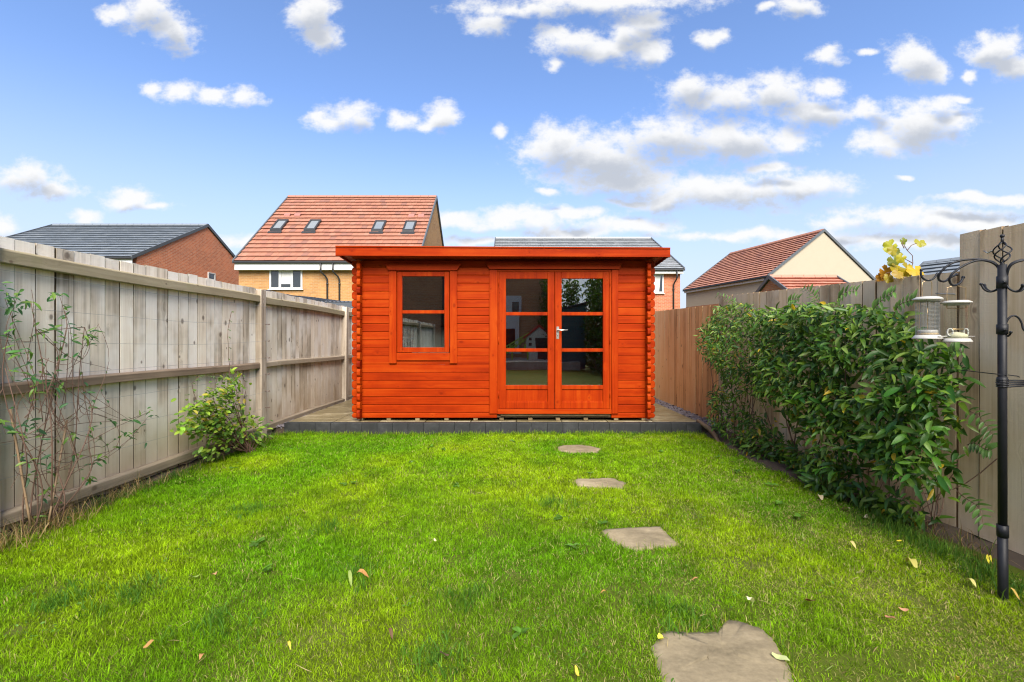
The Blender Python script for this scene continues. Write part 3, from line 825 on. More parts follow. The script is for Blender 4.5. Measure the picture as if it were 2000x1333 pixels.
# --- window
trim('head_trim', [(760, 530), (893, 530), (902, 516.5), (752.7, 516.5)], cab, th=0.040, mat='cabin_x')
trim('side_trim', rect(760.6, 775, 530.5, 710.8), cab, th=0.022)
trim('side_trim', rect(879, 893, 530.5, 710.8), cab, th=0.022)
trim('sill_trim', rect(775.2, 878.8, 690.2, 705), cab, th=0.020, mat='cabin_x')
def frame_mesh(x0, x1, y0, y1, w, wb, th, name, parent, yback, bars=(), bar_h=6.0, extra=None):
    """sash: rails and stiles joined round the glass; coordinates in photo pixels on the front wall"""
    c = Vector((cx((x0 + x1) / 2), yback - th, cz((y0 + y1) / 2)))
    mb = MB()
    def bar(a, b, t, d, dy0=0.0, dth=0.0):
        sub = MB(); sub.box(cx(a) - c.x, cx(b) - c.x, dy0, th - dth, cz(d) - c.z, cz(t) - c.z, bevel=0.003)
        me = bpy.data.meshes.new('t'); sub.bm.to_mesh(me); sub.bm.free(); mb.bm.from_mesh(me); bpy.data.meshes.remove(me)
    bar(x0, x0 + w, y0, y1); bar(x1 - w, x1, y0, y1)
    bar(x0 + w + .05, x1 - w - .05, y0 + 0.1, y0 + w, 0.001); bar(x0 + w + .05, x1 - w - .05, y1 - wb, y1 - 0.1, 0.001)
    for yb in bars: bar(x0 + w + .05, x1 - w - .05, yb - bar_h / 2, yb + bar_h / 2, 0.006, 0.006)
    if extra: extra(bar)
    return obj(name, mb, M['cabin_z'], parent, c)
def pane(x0, x1, y0, y1, yy, parent, name='pane'):
    mb = MB(); hx, hz_ = (cx(x1) - cx(x0)) / 2 + 0.004, (cz(y0) - cz(y1)) / 2 + 0.004
    mb.box(-hx, hx, 0, 0.004, -hz_, hz_)
    o = obj(name, mb, M['glass'], parent, (cx((x0 + x1) / 2), yy, cz((y0 + y1) / 2)))
    o.rotation_euler = (R(random.uniform(-0.12, 0.12)), 0, R(random.uniform(-0.12, 0.12)))
    return o
win = frame_mesh(776.2, 877.8, 531.2, 689.4, 9.6, 9.8, 0.034, 'window', cab, Y0 + 0.022, bars=(610.3,), bar_h=6.4)
pane(786, 868, 540.5, 607, Y0 + 0.008, win); pane(786, 868, 613.6, 679.6, Y0 + 0.008, win)
# --- door surround
trim('head_trim', [(956, 527.3), (1208, 527.3), (1217, 514), (948, 514)], cab, th=0.040, mat='cabin_x')
trim('side_trim', rect(956, 971.3, 527.8, 808.6), cab, th=0.022)
trim('side_trim', rect(1194, 1207, 527.8, 808.6), cab, th=0.022)
trim('door_frame', rect(971.5, 1193.8, 527.9, 531.6), cab, th=0.010, mat='cabin_x', bev=0.002)
trim('door_frame', rect(971.5, 974.3, 532, 799.5), cab, th=0.010, bev=0.001)
trim('door_frame', rect(1191.0, 1193.8, 532, 799.5), cab, th=0.010, bev=0.001)
trim('threshold', rect(971.5, 1193.5, 800.0, 809.0), cab, th=0.030, mat='cabin_x')
trim('sill_log', rect(978, 1192, 809.5, 813.0), cab, th=0.006, mat='bearer', bev=0.002)
def door(x0, x1, gx0, gx1):
    def extra(bar):
        w_ = gx0 - x0; gx0b, gx1b = x0 + w_ + .05, x1 - w_ - .05
        bar(gx0b, gx1b, 753.2, 761.5, 0.002)              # lock rail under the glass
        bar(gx0b, gx1b, 761.5, 786.0, 0.014, 0.006)                 # fielded bottom panel boards
        bar(gx0b, gx1b, 784.4, 799.0 - 12.2, 0.004)
    w = None
    c = None
    dl = frame_mesh(x0, x1, 532.2, 799.3, gx0 - x0, 13.0, 0.036, 'door', cab, Y0 + 0.030, bars=(613.8, 684.8), bar_h=6.6, extra=extra)
    for a, b in ((545, 610.5), (617.2, 681.5), (688.2, 753)):
        pane(gx0, gx1, a, b, Y0 + 0.012, dl)
    return dl
dl = door(974.8, 1083.0, 988.2, 1069.6)
dr = door(1084.0, 1190.6, 1096.9, 1176.0)
for d, px in ((dl, 974.0), (dr, 1191.0)):
    for py in (553.5, 666, 771.5):
        mb = MB(); mb.tube([(0, 0, -0.045), (0, 0, 0.045)], 0.0055, 8); mb.tube([(0, 0, -0.052), (0, 0, -0.046)], 0.004, 8); mb.tube([(0, 0, 0.046), (0, 0, 0.052)], 0.004, 8)
        obj('hinge', mb, M['cabin_z'], d, (cx(px), Y0 - 0.012, cz(py)))
mb = MB()
hx, hy = cx(1089.3), Y0 - 0.009
mb.box(-0.018, 0.018, 0.0, 0.0035, cz(663) - cz(651), cz(639) - cz(651), bevel=0.002)
mb.tube([(0, 0.001, cz(646) - cz(651)), (0, -0.012, cz(646) - cz(651))], 0.011, 12)
zz = cz(646) - cz(651)
mb.tube([(0, -0.008, zz), (0, -0.045, zz), (0.012, -0.052, zz), (0.12, -0.052, zz - 0.002)], [0.008, 0.008, 0.009, 0.008], 8)
for zsc in (cz(640.8) - cz(651), cz(661.2) - cz(651)): mb.tube([(0, 0.0, zsc), (0, -0.002, zsc)], 0.004, 8)
hnd = obj('handle', mb, M['steel'], dr, (hx, hy, cz(651)))
mb = MB(); mb.tube([(0, 0, 0.006), (0, -0.0015, 0.006)], 0.006, 10); mb.box(-0.003, 0.003, -0.0015, 0.0, -0.012, 0.004)
obj('keyhole', mb, M['black_plastic'], dr, (hx, hy - 0.001, cz(656.5)))

# ================================================================== HOUSES
def gable_house(name, label, cat, loc, rz, L, depth, eave, ridge, wall_mat, tiles, tile_mat_, over_f=0.35, over_g=0.12, courses=15, tile_w=0.30,
                tile_cols=None, gutter=True, fascia_h=0.28, group=None, ridge_col=None, wall_y=None, back=True, seed=1, trim_mat='upvc', gable_trim=True):
    """local axes: x along the ridge 0..L, y from the front eave 0..depth, z up from the ground"""
    r = random.Random(seed)
    root = thing(name, label, cat, loc, group, rz)
    f = over_f; gx = over_g
    m = (ridge - eave) / (depth / 2)
    P = lambda n, mb, mat, par=root, loc=(0, 0, 0): obj(n, mb, mat, par, loc, rel=False)
    # walls: pentagon prism
    mb = MB()
    wz = eave - 0.05 + f * m * 0
    zt = lambda y: eave + m * min(y, depth - y) - 0.13
    pts = [(gx, f, -1.0), (gx, depth - f, -1.0), (gx, depth - f, zt(depth - f)), (gx, depth / 2, zt(depth / 2)), (gx, f, zt(f))]
    mb.poly_prism(pts, (L - 2 * gx, 0, 0))
    P('wall', mb, wall_mat)
    # roof deck
    for side in ((0, 1) if back else (0,)):
        yy = (lambda y: y) if side == 0 else (lambda y: depth - y)
        mb = MB()
        a = [(0.02, yy(0.03), eave - 0.10 + 0.03 * m), (0.02, yy(depth / 2), ridge - 0.10), (0.02, yy(depth / 2), ridge - 0.035), (0.02, yy(0.03), eave - 0.035 + 0.03 * m)]
        mb.poly_prism(a, (L - 0.04, 0, 0))
        P('roof', mb, M['dark_trim'])
        # courses of tiles, each lapped over the one below
        run = depth / 2 / courses
        nt_ = max(3, int(round(L / tile_w)))
        w = L / nt_
        for c in range(courses):
            mb = MB()
            y0 = c * run; y1 = (c + 1) * run + run * 0.25
            if c == courses - 1: y1 = (c + 1) * run - 0.01
            offx = (c % 2) * 0.5 * w
            xs_ = [0.0] + [min(L, offx + w * k) for k in range(1 if offx == 0 else 0, nt_ + 1) if 0.01 < offx + w * k < L - 0.01] + [L]
            for xa, xb in zip(xs_[:-1], xs_[1:]):
                dz = r.uniform(-0.004, 0.004)
                t = 0.085
                z0 = eave + m * y0 + t + dz - 0.03; z1 = eave + m * y1 + dz - 0.03
                g_ = 0.004
                col = tile_cols[0] if r.random() < 0.6 else r.choice(tile_cols)
                k = r.uniform(0.93, 1.07)
                mb.poly_prism([(xa + g_, yy(y0 + 0.07), z0 + m * 0.07 - t), (xa + g_, yy(y1), z1 - 0.02), (xa + g_, yy(y1), z1), (xa + g_, yy(y0), z0)], (xb - xa - 2 * g_, 0, 0), tuple(q_ * k for q_ in col))
            P('tile_course', mb, tile_mat_)
    # ridge tiles
    mb = MB()
    n = max(2, int(L / 0.45))
    for k in range(n):
        x0 = L * k / n; x1 = L * (k + 1) / n - 0.012
        mb.poly_prism([(x0, depth / 2 - 0.13, ridge - 0.05), (x0, depth / 2 - 0.05, ridge + 0.075), (x0, depth / 2 + 0.05, ridge + 0.075), (x0, depth / 2 + 0.13, ridge - 0.05)], (x1 - x0, 0, 0), ridge_col or tile_cols[0])
    P('ridge_tiles', mb, tile_mat_)
    # verges
    if gable_trim:
        for x0, x1 in ((-0.035, 0.03), (L - 0.03, L + 0.035)):
            for side in (0, 1):
                yy = (lambda y: y) if side == 0 else (lambda y: depth - y)
                mb = MB()
                mb.poly_prism([(x0, yy(-0.02), eave - 0.10), (x0, yy(depth / 2), ridge - 0.10), (x0, yy(depth / 2), ridge + 0.07), (x0, yy(-0.02), eave + 0.07)], (x1 - x0, 0, 0))
                P('verge', mb, M['dark_trim'])
    # fascia, soffit and gutter
    mb = MB(); mb.box(0.03, L - 0.03, 0.06, 0.09, eave - fascia_h, eave - 0.03); mb.box(0.03, L - 0.03, 0.092, f + 0.01, eave - fascia_h, eave - fascia_h + 0.03)
    P('fascia', mb, M[trim_mat])
    if gutter:
        mb = MB(); mb.box(-0.02, L + 0.02, -0.055, 0.055, eave - 0.09, eave + 0.005, bevel=0.02)
        P('gutter', mb, M['black_plastic'])
    root['eave'] = eave
    return root
def clean(o): 
    if 'eave' in o: del o['eave']

def local_obj(name, mb, mat, parent, loc):
    return obj(name, mb, mat, parent, loc, rel=False)

def house_window(parent, x0, x1, z0, z1, y, lights, blind=None, fw=0.055, name='window'):
    """UPVC window on the front wall (y): lights = fractions of the width"""
    mb = MB()
    W, H = x1 - x0, z1 - z0
    cxm, czm = (x0 + x1) / 2, (z0 + z1) / 2
    mb.box(-W / 2, -W / 2 + fw, -0.035, 0.03, -H / 2, H / 2, bevel=.006); mb.box(W / 2 - fw, W / 2, -0.035, 0.03, -H / 2, H / 2, bevel=.006)
    mb.box(-W / 2 + fw, W / 2 - fw, -0.033, 0.03, -H / 2, -H / 2 + fw); mb.box(-W / 2 + fw, W / 2 - fw, -0.033, 0.03, H / 2 - fw, H / 2)
    acc_ = 0
    edges = [-W / 2 + fw]
    for l in lights[:-1]:
        acc_ += l
        xx = -W / 2 + acc_ * W
        mb.box(xx - fw * 0.65, xx + fw * 0.65, -0.032, 0.03, -H / 2 + fw, H / 2 - fw)
        edges += [xx - fw * .65, xx + fw * .65]
    edges.append(W / 2 - fw)
    mb.box(-W / 2 - 0.05, W / 2 + 0.05, -0.10, 0.0, -H / 2 - 0.04, -H / 2 - 0.002, bevel=.006)
    w = local_obj(name, mb, M['upvc'], parent, (cxm, y, czm))
    for i in range(len(lights)):
        a, b = edges[2 * i], edges[2 * i + 1]
        mb = MB(); mb.box(a - .003, b + .003, -0.012, -0.004, -H / 2 + fw - .003, H / 2 - fw + .003)
        local_obj('pane', mb, M['far_glass'], w, (0, 0, 0))
        if blind and i in blind:
            fr = blind[i]
            mb = MB(); mb.box(a + .01, b - .01, -0.016, -0.013, H / 2 - fw - fr * (H - 2 * fw), H / 2 - fw)
            local_obj('blind', mb, M['blind'], w, (0, 0, 0))
    return w

def downpipe(parent, x, y, ztop, wall_gap, jog=0.0, r=0.04):
    mb = MB()
    mb.tube([(x, y, ztop), (x, y, ztop - 0.40), (x + jog * 0.25, y + wall_gap * 0.3, ztop - 0.50), (x + jog * 0.75, y + wall_gap * 0.75, ztop - 0.62), (x + jog, y + wall_gap, ztop - 0.75), (x + jog, y + wall_gap, -0.5)], r, 8)
    for z in (ztop - 1.0, ztop - 2.4): mb.tube([(x + jog, y + wall_gap, z), (x + jog, y + wall_gap, z + 0.05)], r * 1.45, 8)
    return local_obj('downpipe', mb, M['black_plastic'], parent, (0, 0, 0))

GREYS = [(0.1584, 0.1832, 0.2129), (0.1782, 0.203, 0.2327), (0.1436, 0.1683, 0.198), (0.198, 0.2228, 0.2475)]
LGREYS = [(0.3063, 0.324, 0.3416), (0.3416, 0.3534, 0.3711), (0.2827, 0.3004, 0.3181), (0.3652, 0.377, 0.3946)]
REDS = [(0.30, 0.135, 0.088), (0.27, 0.118, 0.078), (0.32, 0.155, 0.105), (0.24, 0.11, 0.078), (0.28, 0.145, 0.10), (0.21, 0.105, 0.08)]
BROWNS = [(0.3571, 0.1637, 0.1091), (0.3174, 0.1389, 0.0992), (0.3968, 0.1885, 0.124), (0.2877, 0.1339, 0.1042)]
PINKS = [(0.4191, 0.1773, 0.1209), (0.3788, 0.1531, 0.1048), (0.4514, 0.2096, 0.1451)]

M['sky_glass'] = simple('roof_window_glass', (0.15, 0.17, 0.19), 0.08, 0, 0.2, 1.5, 0.8)
M['vent'] = simple('roof_vent', (0.30, 0.12, 0.10), 0.6)
# --- grey roofed red brick house behind the left fence
hl = gable_house('house', 'red brick house with dark grey tiled roof behind the left fence', 'house', (-26.1, 20.7, 0), 0.0, 8.8, 10.4, 5.0, 7.78,
                 M['brick_red_lit'], None, M['tile_grey'], courses=15, tile_w=0.32, tile_cols=GREYS, seed=3, over_g=0.04)
# small window in the gable that faces the garden
Yg = [FPX * 17.28 / (1000 - p) for p in (407.5, 421.5)]
zg = [CAM_H + (667 - p) * (sum(Yg) / 2) / FPX for p in (549, 533.5)]
def gable_window(root, x, y0, y1, z0, z1, side, name='window'):
    mb = MB(); W, H = y1 - y0, z1 - z0; fw = 0.06
    mb.box(0, 0.05, -W / 2, -W / 2 + fw, -H / 2, H / 2); mb.box(0, 0.05, W / 2 - fw, W / 2, -H / 2, H / 2)
    mb.box(0.001, 0.049, -W / 2 + fw, W / 2 - fw, -H / 2, -H / 2 + fw); mb.box(0.001, 0.049, -W / 2 + fw, W / 2 - fw, H / 2 - fw, H / 2)
    w = local_obj(name, mb, M['upvc'], root, (x, (y0 + y1) / 2, (z0 + z1) / 2))
    mb = MB(); mb.box(0.01, 0.02, -W / 2 + fw - .002, W / 2 - fw + .002, -H / 2 + fw - .002, H / 2 - fw + .002)
    local_obj('pane', mb, M['far_glass'], w, (0, 0, 0))
gable_window(hl, 8.8 - 0.04, Yg[0] - 20.7, Yg[1] - 20.7, zg[0], zg[1], 1)
clean(hl)

# --- buff brick house with the red roof
HYX, HYY = -13.36, 21.8
hy_ = gable_house('house', 'buff brick house with tall red tiled roof and four roof windows', 'house', (HYX, HYY, 0), 0.0, 8.86, 10.8, 5.0, 9.80,
                  M['brick_buff'], None, M['tile_red'], courses=18, tile_w=0.30, tile_cols=REDS, seed=5, over_g=0.06, fascia_h=0.40)
ywall = 0.35
def hpx(px, yl): return (px - 1000) * (HYY + yl) / FPX - HYX
def hpz(py, yl): return CAM_H + (667 - py) * (HYY + yl) / FPX
house_window(hy_, hpx(526.5, ywall), hpx(591, ywall), hpz(566, ywall), hpz(525, ywall), ywall, (0.32, 0.36, 0.32), {1: 0.80, 0: 0.0}, fw=0.085)
downpipe(hy_, hpx(626, 0.0), 0.0, 4.93, 0.30, jog=0.20); downpipe(hy_, hpx(650, 0.0), 0.0, 4.93, 0.30, jog=0.20)
mY = (9.80 - 5.0) / 5.4
def on_roof(px, py):
    t = (667 - py) / FPX
    Y = (5.0 - CAM_H - mY * HYY) / (t - mY)
    return (px - 1000) * Y / FPX - HYX, Y - HYY
for (pxc, py0, py1, wpx) in ((545.5, 434.5, 453.5, 19.5), (610.5, 434.8, 454, 19.5), (740, 436.5, 455, 19.5), (800, 437, 455.5, 19.5)):
    x0, yb = on_roof(pxc, py1); x1, yt = on_roof(pxc, py0)
    xm = on_roof(pxc, (py0 + py1) / 2)[0]
    ww = 0.60
    mb = MB()
    def slab_on(mb, xa, xb, ya, yb_, h0, h1):
        mb.poly_prism([(xa, ya, 5.0 + mY * ya + h0), (xb, ya, 5.0 + mY * ya + h0), (xb, ya, 5.0 + mY * ya + h1), (xa, ya, 5.0 + mY * ya + h1)], (0, yb_ - ya, mY * (yb_ - ya)))
    e = 0.085
    slab_on(mb, xm - ww / 2, xm - ww / 2 + e, yb, yt, 0.02, 0.16); slab_on(mb, xm + ww / 2 - e, xm + ww / 2, yb, yt, 0.02, 0.16)
    slab_on(mb, xm - ww / 2 + e, xm + ww / 2 - e, yb, yb + e * 0.8, 0.02, 0.158); slab_on(mb, xm - ww / 2 + e, xm + ww / 2 - e, yt - e * 0.8, yt, 0.02, 0.158)
    slab_on(mb, xm - ww / 2 - 0.06, xm + ww / 2 + 0.06, yb - 0.14, yb - 0.004, 0.035, 0.055)
    rw = local_obj('roof_window', mb, M['black_plastic'], hy_, (0, 0, 0))
    mb = MB(); slab_on(mb, xm - ww / 2 + e - .003, xm + ww / 2 - e + .003, yb + e * .8 - .003, yt - e * .8 + .003, 0.06, 0.11)
    local_obj('pane', mb, M['sky_glass'], rw, (0, 0, 0))
for (px, py) in ((560, 424.2), (580, 424.2), (803, 426), (822, 426)):
    xm, ym = on_roof(px, py)
    mb = MB(); slab_on(mb, xm - 0.16, xm + 0.16, ym, ym + 0.14, 0.03, 0.11)
    local_obj('roof_vent', mb, M['vent'], hy_, (0, 0, 0))
clean(hy_)

# --- grey roofed house straight behind the cabin
HGX, HGY = -1.08, 24.1
hg = gable_house('house', 'red brick house with pale grey roof, right behind the cabin', 'house', (HGX, HGY, 0), 0.0, 10.21, 11.7, 5.0, 7.95,
                 M['brick_red'], None, M['tile_grey'], courses=17, tile_w=0.32, tile_cols=LGREYS, seed=8, over_g=0.10, fascia_h=0.24)
def gpx(px, yl): return (px - 1000) * (HGY + yl) / FPX - HGX
def gpz(py, yl): return CAM_H + (667 - py) * (HGY + yl) / FPX
house_window(hg, gpx(1266, ywall), gpx(1296, ywall), gpz(573.5, ywall), gpz(536, ywall), ywall, (0.42, 0.58), {1: 0.0}, fw=0.075)
mb = MB()
mb.poly_prism([(gpx(1280, ywall), ywall - .018, gpz(571, ywall)), (gpx(1287, ywall), ywall - .018, gpz(571, ywall)), (gpx(1290, ywall), ywall - .018, gpz(539, ywall)), (gpx(1280, ywall), ywall - .018, gpz(539, ywall))], (0, .003, 0))
local_obj('curtain', mb, M['blind'], hg, (0, 0, 0))
downpipe(hg, gpx(1322.5, 0.0), 0.0, 4.93, 0.30, jog=-0.08)
clean(hg)

# --- cream rendered house end on
rzc = math.atan2(-7.6, 2.1)
hc = gable_house('house', 'cream rendered house end on with brown tiled roof behind the right fence', 'house', (12.9, 34.3, 0), rzc, 7.88, 8.5, 5.0, 7.98,
                 M['render_cream'], None, M['tile_brown'], courses=17, tile_w=0.30, tile_cols=BROWNS, seed=12, over_f=0.22, over_g=0.05, fascia_h=0.22)
mb = MB(); mb.box(0.03, 7.85, 0.20, 8.30, -1.0, 3.72)
local_obj('brick_base', mb, M['brick_orange'], hc, (0, 0, 0))
mb = MB(); mb.box(7.79, 7.87, 8.0, 8.32, 4.45, 4.95)
local_obj('corbel', mb, M['brick_orange'], hc, (0, 0, 0))
downpipe(hc, 7.68, 0.0, 4.93, 0.18, jog=0.10)
clean(hc)
hd = gable_house('garage', 'small orange brick garage with pink tiled roof before the cream house', 'garage', (11.24, 16.9, 0), 0.0, 2.92, 6.0, 2.27, 4.0,
                 M['brick_orange'], None, M['tile_red'], courses=12, tile_w=0.3, tile_cols=PINKS, seed=14, over_f=0.2, over_g=0.06)
clean(hd)
he = gable_house('house', 'low house with grey tiled roof by the yellow vine, mostly hidden by tall fence panel', 'house', (15.42, 18.66, 0), math.atan2(-0.894, 0.447), 8.0, 6.0, 2.95, 4.6,
                 M['brick_red'], None, M['tile_grey'], courses=9, tile_w=0.32, tile_cols=GREYS, seed=16)
clean(he)

# --- charcoal garden canopy behind the left fence
gc = thing('garden_canopy', 'charcoal garden canopy with corrugated roof below the buff brick house window', 'canopy', (-4.6, 10.6, 0))
cyf, cyb = 10.0, 12.2
c = lambda px, py, Y: at(px, py, Y)
mb = MB(); mb.box(-5.42, -3.36, 9.98, 10.06, 1.86, 2.03, bevel=.006)                    # front beam
obj('beam', mb, M['canopy'], gc)
for x in (-5.36, -3.42):
    for y in (10.02, 12.1):
        mb = MB(); mb.box(-0.05, 0.05, -0.05, 0.05, 0, 2.0 if y < 11 else 2.3, bevel=.006)
        obj('post', mb, M['canopy'], gc, (x, y, 0))
mb = MB(); mb.box(-5.50, -5.36, 9.9, 12.2, 1.9, 2.30, bevel=.01)
obj('side_panel', mb, M['canopy'], gc)
def corrugated(x0, x1, y0, y1, z00, z01, z10, z11, n, amp=0.022):
    """sheet with ridges running from front (y0) to back; z at the four corners"""
    mb = MB(); A, B = [], []
    for k in range(n * 4 + 1):
        t = k / (n * 4); w = (amp, 0.0, -amp, 0.0)[k % 4]
        A.append(mb.bm.verts.new((x0 + (x1 - x0) * t, y0, z00 + (z01 - z00) * t + w)))
        B.append(mb.bm.verts.new((x0 + (x1 - x0) * t, y1, z10 + (z11 - z10) * t + w)))
    for k in range(n * 4): mb.bm.faces.new((A[k], A[k + 1], B[k + 1], B[k]))
    r_ = bmesh.ops.solidify(mb.bm, geom=list(mb.bm.faces), thickness=0.012)
    return mb
obj('roof_sheet', corrugated(-5.35, -4.28, 9.93, 12.2, 2.205, 2.055, 2.34, 2.20, 12), M['canopy'], gc)
obj('roof_sheet', corrugated(-4.26, -3.30, 9.90, 12.2, 2.045, 2.03, 2.24, 2.22, 11, 0.012), M['canopy_roof'], gc)
mb = MB(); mb.box(-4.35, -3.31, 9.86, 9.895, 1.80, 2.015, bevel=.004)
obj('fascia', mb, M['canopy'], gc)
for k in range(5):
    mb = MB(); mb.ball((0, 0, 0), 0.009, 8)
    obj('bulb', mb, M['white_plastic'], gc, (-4.1 + k * 0.16, 9.85, 1.93))

# ================================================================== STEPPING STONES
STONES = [
    ('small far stepping stone nearest the cabin, flush in the grass', [(1088, 874), (1100, 871), (1140, 870), (1176, 876), (1168, 885), (1120, 886), (1090, 881)]),
    ('narrow stepping stone, second from the cabin, with tufts around its rim', [(1120, 935), (1128, 931), (1168, 931), (1200, 930), (1212, 937), (1224, 941), (1214, 951), (1170, 949), (1128, 947)]),
    ('mid sized brown stepping stone, third from the cabin', [(1172, 1034), (1180, 1029), (1220, 1023), (1262, 1021), (1290, 1020), (1300, 1032), (1316, 1045), (1330, 1058), (1308, 1062), (1270, 1063), (1240, 1069), (1205, 1057)]),
    ('largest stepping stone cut off by the bottom of the view', [(1270, 1256), (1290, 1236), (1300, 1228), (1340, 1230), (1376, 1230), (1400, 1228), (1412, 1212), (1424, 1205), (1452, 1213), (1480, 1222), (1502, 1236), (1516, 1256), (1530, 1277), (1548, 1310), (1552, 1345), (1500, 1410), (1400, 1420), (1330, 1380), (1296, 1330), (1284, 1300)]),
]
stone_polys = []
for k, (lab, pts) in enumerate(STONES):
    P = [on_ground(px, py, 0.012) for px, py in pts]
    c = sum(P, Vector()) / len(P)
    stone_polys.append([(p.x, p.y) for p in P])
    mb = MB()
    # cleft natural surface: rings from the edge inwards
    rings = []
    # densify the outline
    dense = []
    for i in range(len(P)):
        a, b = P[i], P[(i + 1) % len(P)]
        for t in (0, 0.25, 0.5, 0.75):
            q_ = a.lerp(b, t); q_ = q_ + Vector((random.uniform(-1, 1), random.uniform(-1, 1), 0)) * 0.006
            dense.append(q_ - c)
    for s_, z in ((1.0, -0.06), (1.0, -0.012), (0.975, -0.003), (0.8, 0.001), (0.55, 0.002), (0.25, 0.001)):
        ring = []
        for p in dense:
            x, y = p.x * s_, p.y * s_
            dzv = (0.007 * (float(vnoise(c.x + x, c.y + y, 7, 21 + k)) - .5) + 0.006 * (float(vnoise(c.x + x, (c.y + y) * 2.4, 5, 31)) > .55)) if s_ < 1 else 0
            ring.append(mb.bm.verts.new((x, y, z + dzv)))
        rings.append(ring)
    n = len(dense)
    for a, b in zip(rings[:-1], rings[1:]):
        for i in range(n):
            f = mb.bm.faces.new((a[i], a[(i + 1) % n], b[(i + 1) % n], b[i]))
            f.smooth = True
    mb.bm.faces.new(rings[-1])
    z0 = float(lawn_z(np.array(c.x), np.array(c.y)))
    o = obj('stepping_stone', mb, M['flag'], None, (c.x, c.y, z0 + 0.004))
    tag(o, lab, 'stepping stone', 'stepping stones across the lawn')

# ================================================================== LEAVES AND PLANTS
def leaf_verts(L, W, fold, curl, nseg=4, shape='lance'):
    """leaf blade from the origin along +X, upper side +Z. returns verts (n,3), quads"""
    vs, fs = [], []
    for k in range(nseg + 1):
        t = k / nseg
        if shape == 'lance': w = math.sin(math.pi * min(1, t * 0.93 + 0.05)) ** 0.8 * (1 - 0.25 * t)
        else: w = math.sin(math.pi * (0.08 + 0.88 * t)) ** 0.6
        if k == nseg: w = 0.04
        w *= W / 2
        z = -curl * L * t * t
        x = L * t * (1 - 0.25 * curl * t)
        vs += [(x, -w, z + fold * w), (x, 0, z - 0.0), (x, w, z + fold * w)]
    for k in range(nseg):
        b = 3 * k
        fs += [(b, b + 3, b + 4, b + 1), (b + 1, b + 4, b + 5, b + 2)]
    return np.array(vs), np.array(fs)

def frames(direction, normal):
    """rotation matrices (n,3,3) with columns = leaf x (direction), y, z (normal)"""
    d = direction / np.linalg.norm(direction, axis=1, keepdims=True)
    n = normal - d * np.sum(normal * d, 1, keepdims=True)
    n /= np.linalg.norm(n, axis=1, keepdims=True) + 1e-9
    y = np.cross(n, d)
    return np.stack([d, y, n], -1)

def leafy(root, name_mass, pos, direc, normal, sizes, colors, n_parts, variants, keyfn=None, mat=None):
    """the n_parts leaves that show largest become separate leaf parts; the rest one mass"""
    mat = mat or M['leaf']
    n = len(pos)
    Rm = frames(direc, normal)
    score = np.array([sizes[i] / (pos[i][1] + 0.5) for i in range(n)]) if keyfn is None else keyfn
    order = np.argsort(-score)
    top = order[:n_parts]; rest = order[n_parts:]
    meshes = {}
    base = Vector(world_loc(root))
    ncol = 10
    for i in top:
        vk = i % len(variants); ck = int((colors[i] * 1000).sum()) % ncol
        key = (vk, ck)
        if key not in meshes:
            v, f = variants[vk]
            meshes[key] = np_mesh('leaf', v, f.ravel(), np.full(len(f), 4), mat, np.tile(colors[i], (len(v), 1)), True)
        o = bpy.data.objects.new('leaf', meshes[key]); COL.objects.link(o)
        o.parent = root
        m3 = Matrix([list(r_) for r_ in Rm[i]])
        o.matrix_basis = Matrix.Translation(Vector(pos[i]) - base) @ m3.to_4x4() @ Matrix.Scale(float(sizes[i]), 4)
    if len(rest):
        V_, F_, C_ = [], [], []; off = 0
        for i in rest:
            v, f = variants[i % len(variants)]
            V_.append((v * sizes[i]) @ Rm[i].T + np.array(pos[i]) - np.array(base)); F_.append(f + off); off += len(v)
            C_.append(np.tile(colors[i], (len(v), 1)))
        F = np.concatenate(F_)
        o = obj(name_mass, np_mesh(name_mass, np.concatenate(V_), F.ravel(), np.full(len(F), 4), mat, np.concatenate(C_), True), None, root, (0, 0, 0), rel=False)
        o['kind'] = 'stuff'

LANCE = [leaf_verts(1.0, w, f, c_, 5) for w, f, c_ in ((0.30, 0.45, 0.30), (0.36, 0.55, 0.12), (0.27, 0.30, 0.50), (0.38, 0.65, 0.22), (0.32, 0.20, 0.38), (0.25, 0.5, 0.05), (0.34, 0.4, 0.6))]
OVAL = [leaf_verts(1.0, w, f, c_, shape='oval') for w, f, c_ in ((0.46, 0.3, 0.25), (0.52, 0.4, 0.1), (0.42, 0.2, 0.35))]

def in_poly(x, y, poly):
    p = np.array(poly); n = len(p); inside = np.zeros(len(x), bool)
    j = n - 1
    for i in range(n):
        xi, yi = p[i]; xj, yj = p[j]
        c = ((yi > y) != (yj > y)) & (x < (xj - xi) * (y - yi) / (yj - yi + 1e-12) + xi)
        inside ^= c; j = i
    return inside

def stem_curve(a, b, sag=0.0, wob=0.03, n=8, r=None):
    r = r or random
    pts = []
    w1 = Vector((r.uniform(-1, 1), r.uniform(-1, 1), r.uniform(-1, 1))) * wob
    w2 = Vector((r.uniform(-1, 1), r.uniform(-1, 1), r.uniform(-1, 1))) * wob
    for k in range(n + 1):
        t = k / n
        p = Vector(a).lerp(Vector(b), t) + Vector((0, 0, -sag * 4 * t * (1 - t)))
        p += w1 * math.sin(t * math.pi) + w2 * math.sin(t * 2 * math.pi) * 0.7
        pts.append(p)
    return pts

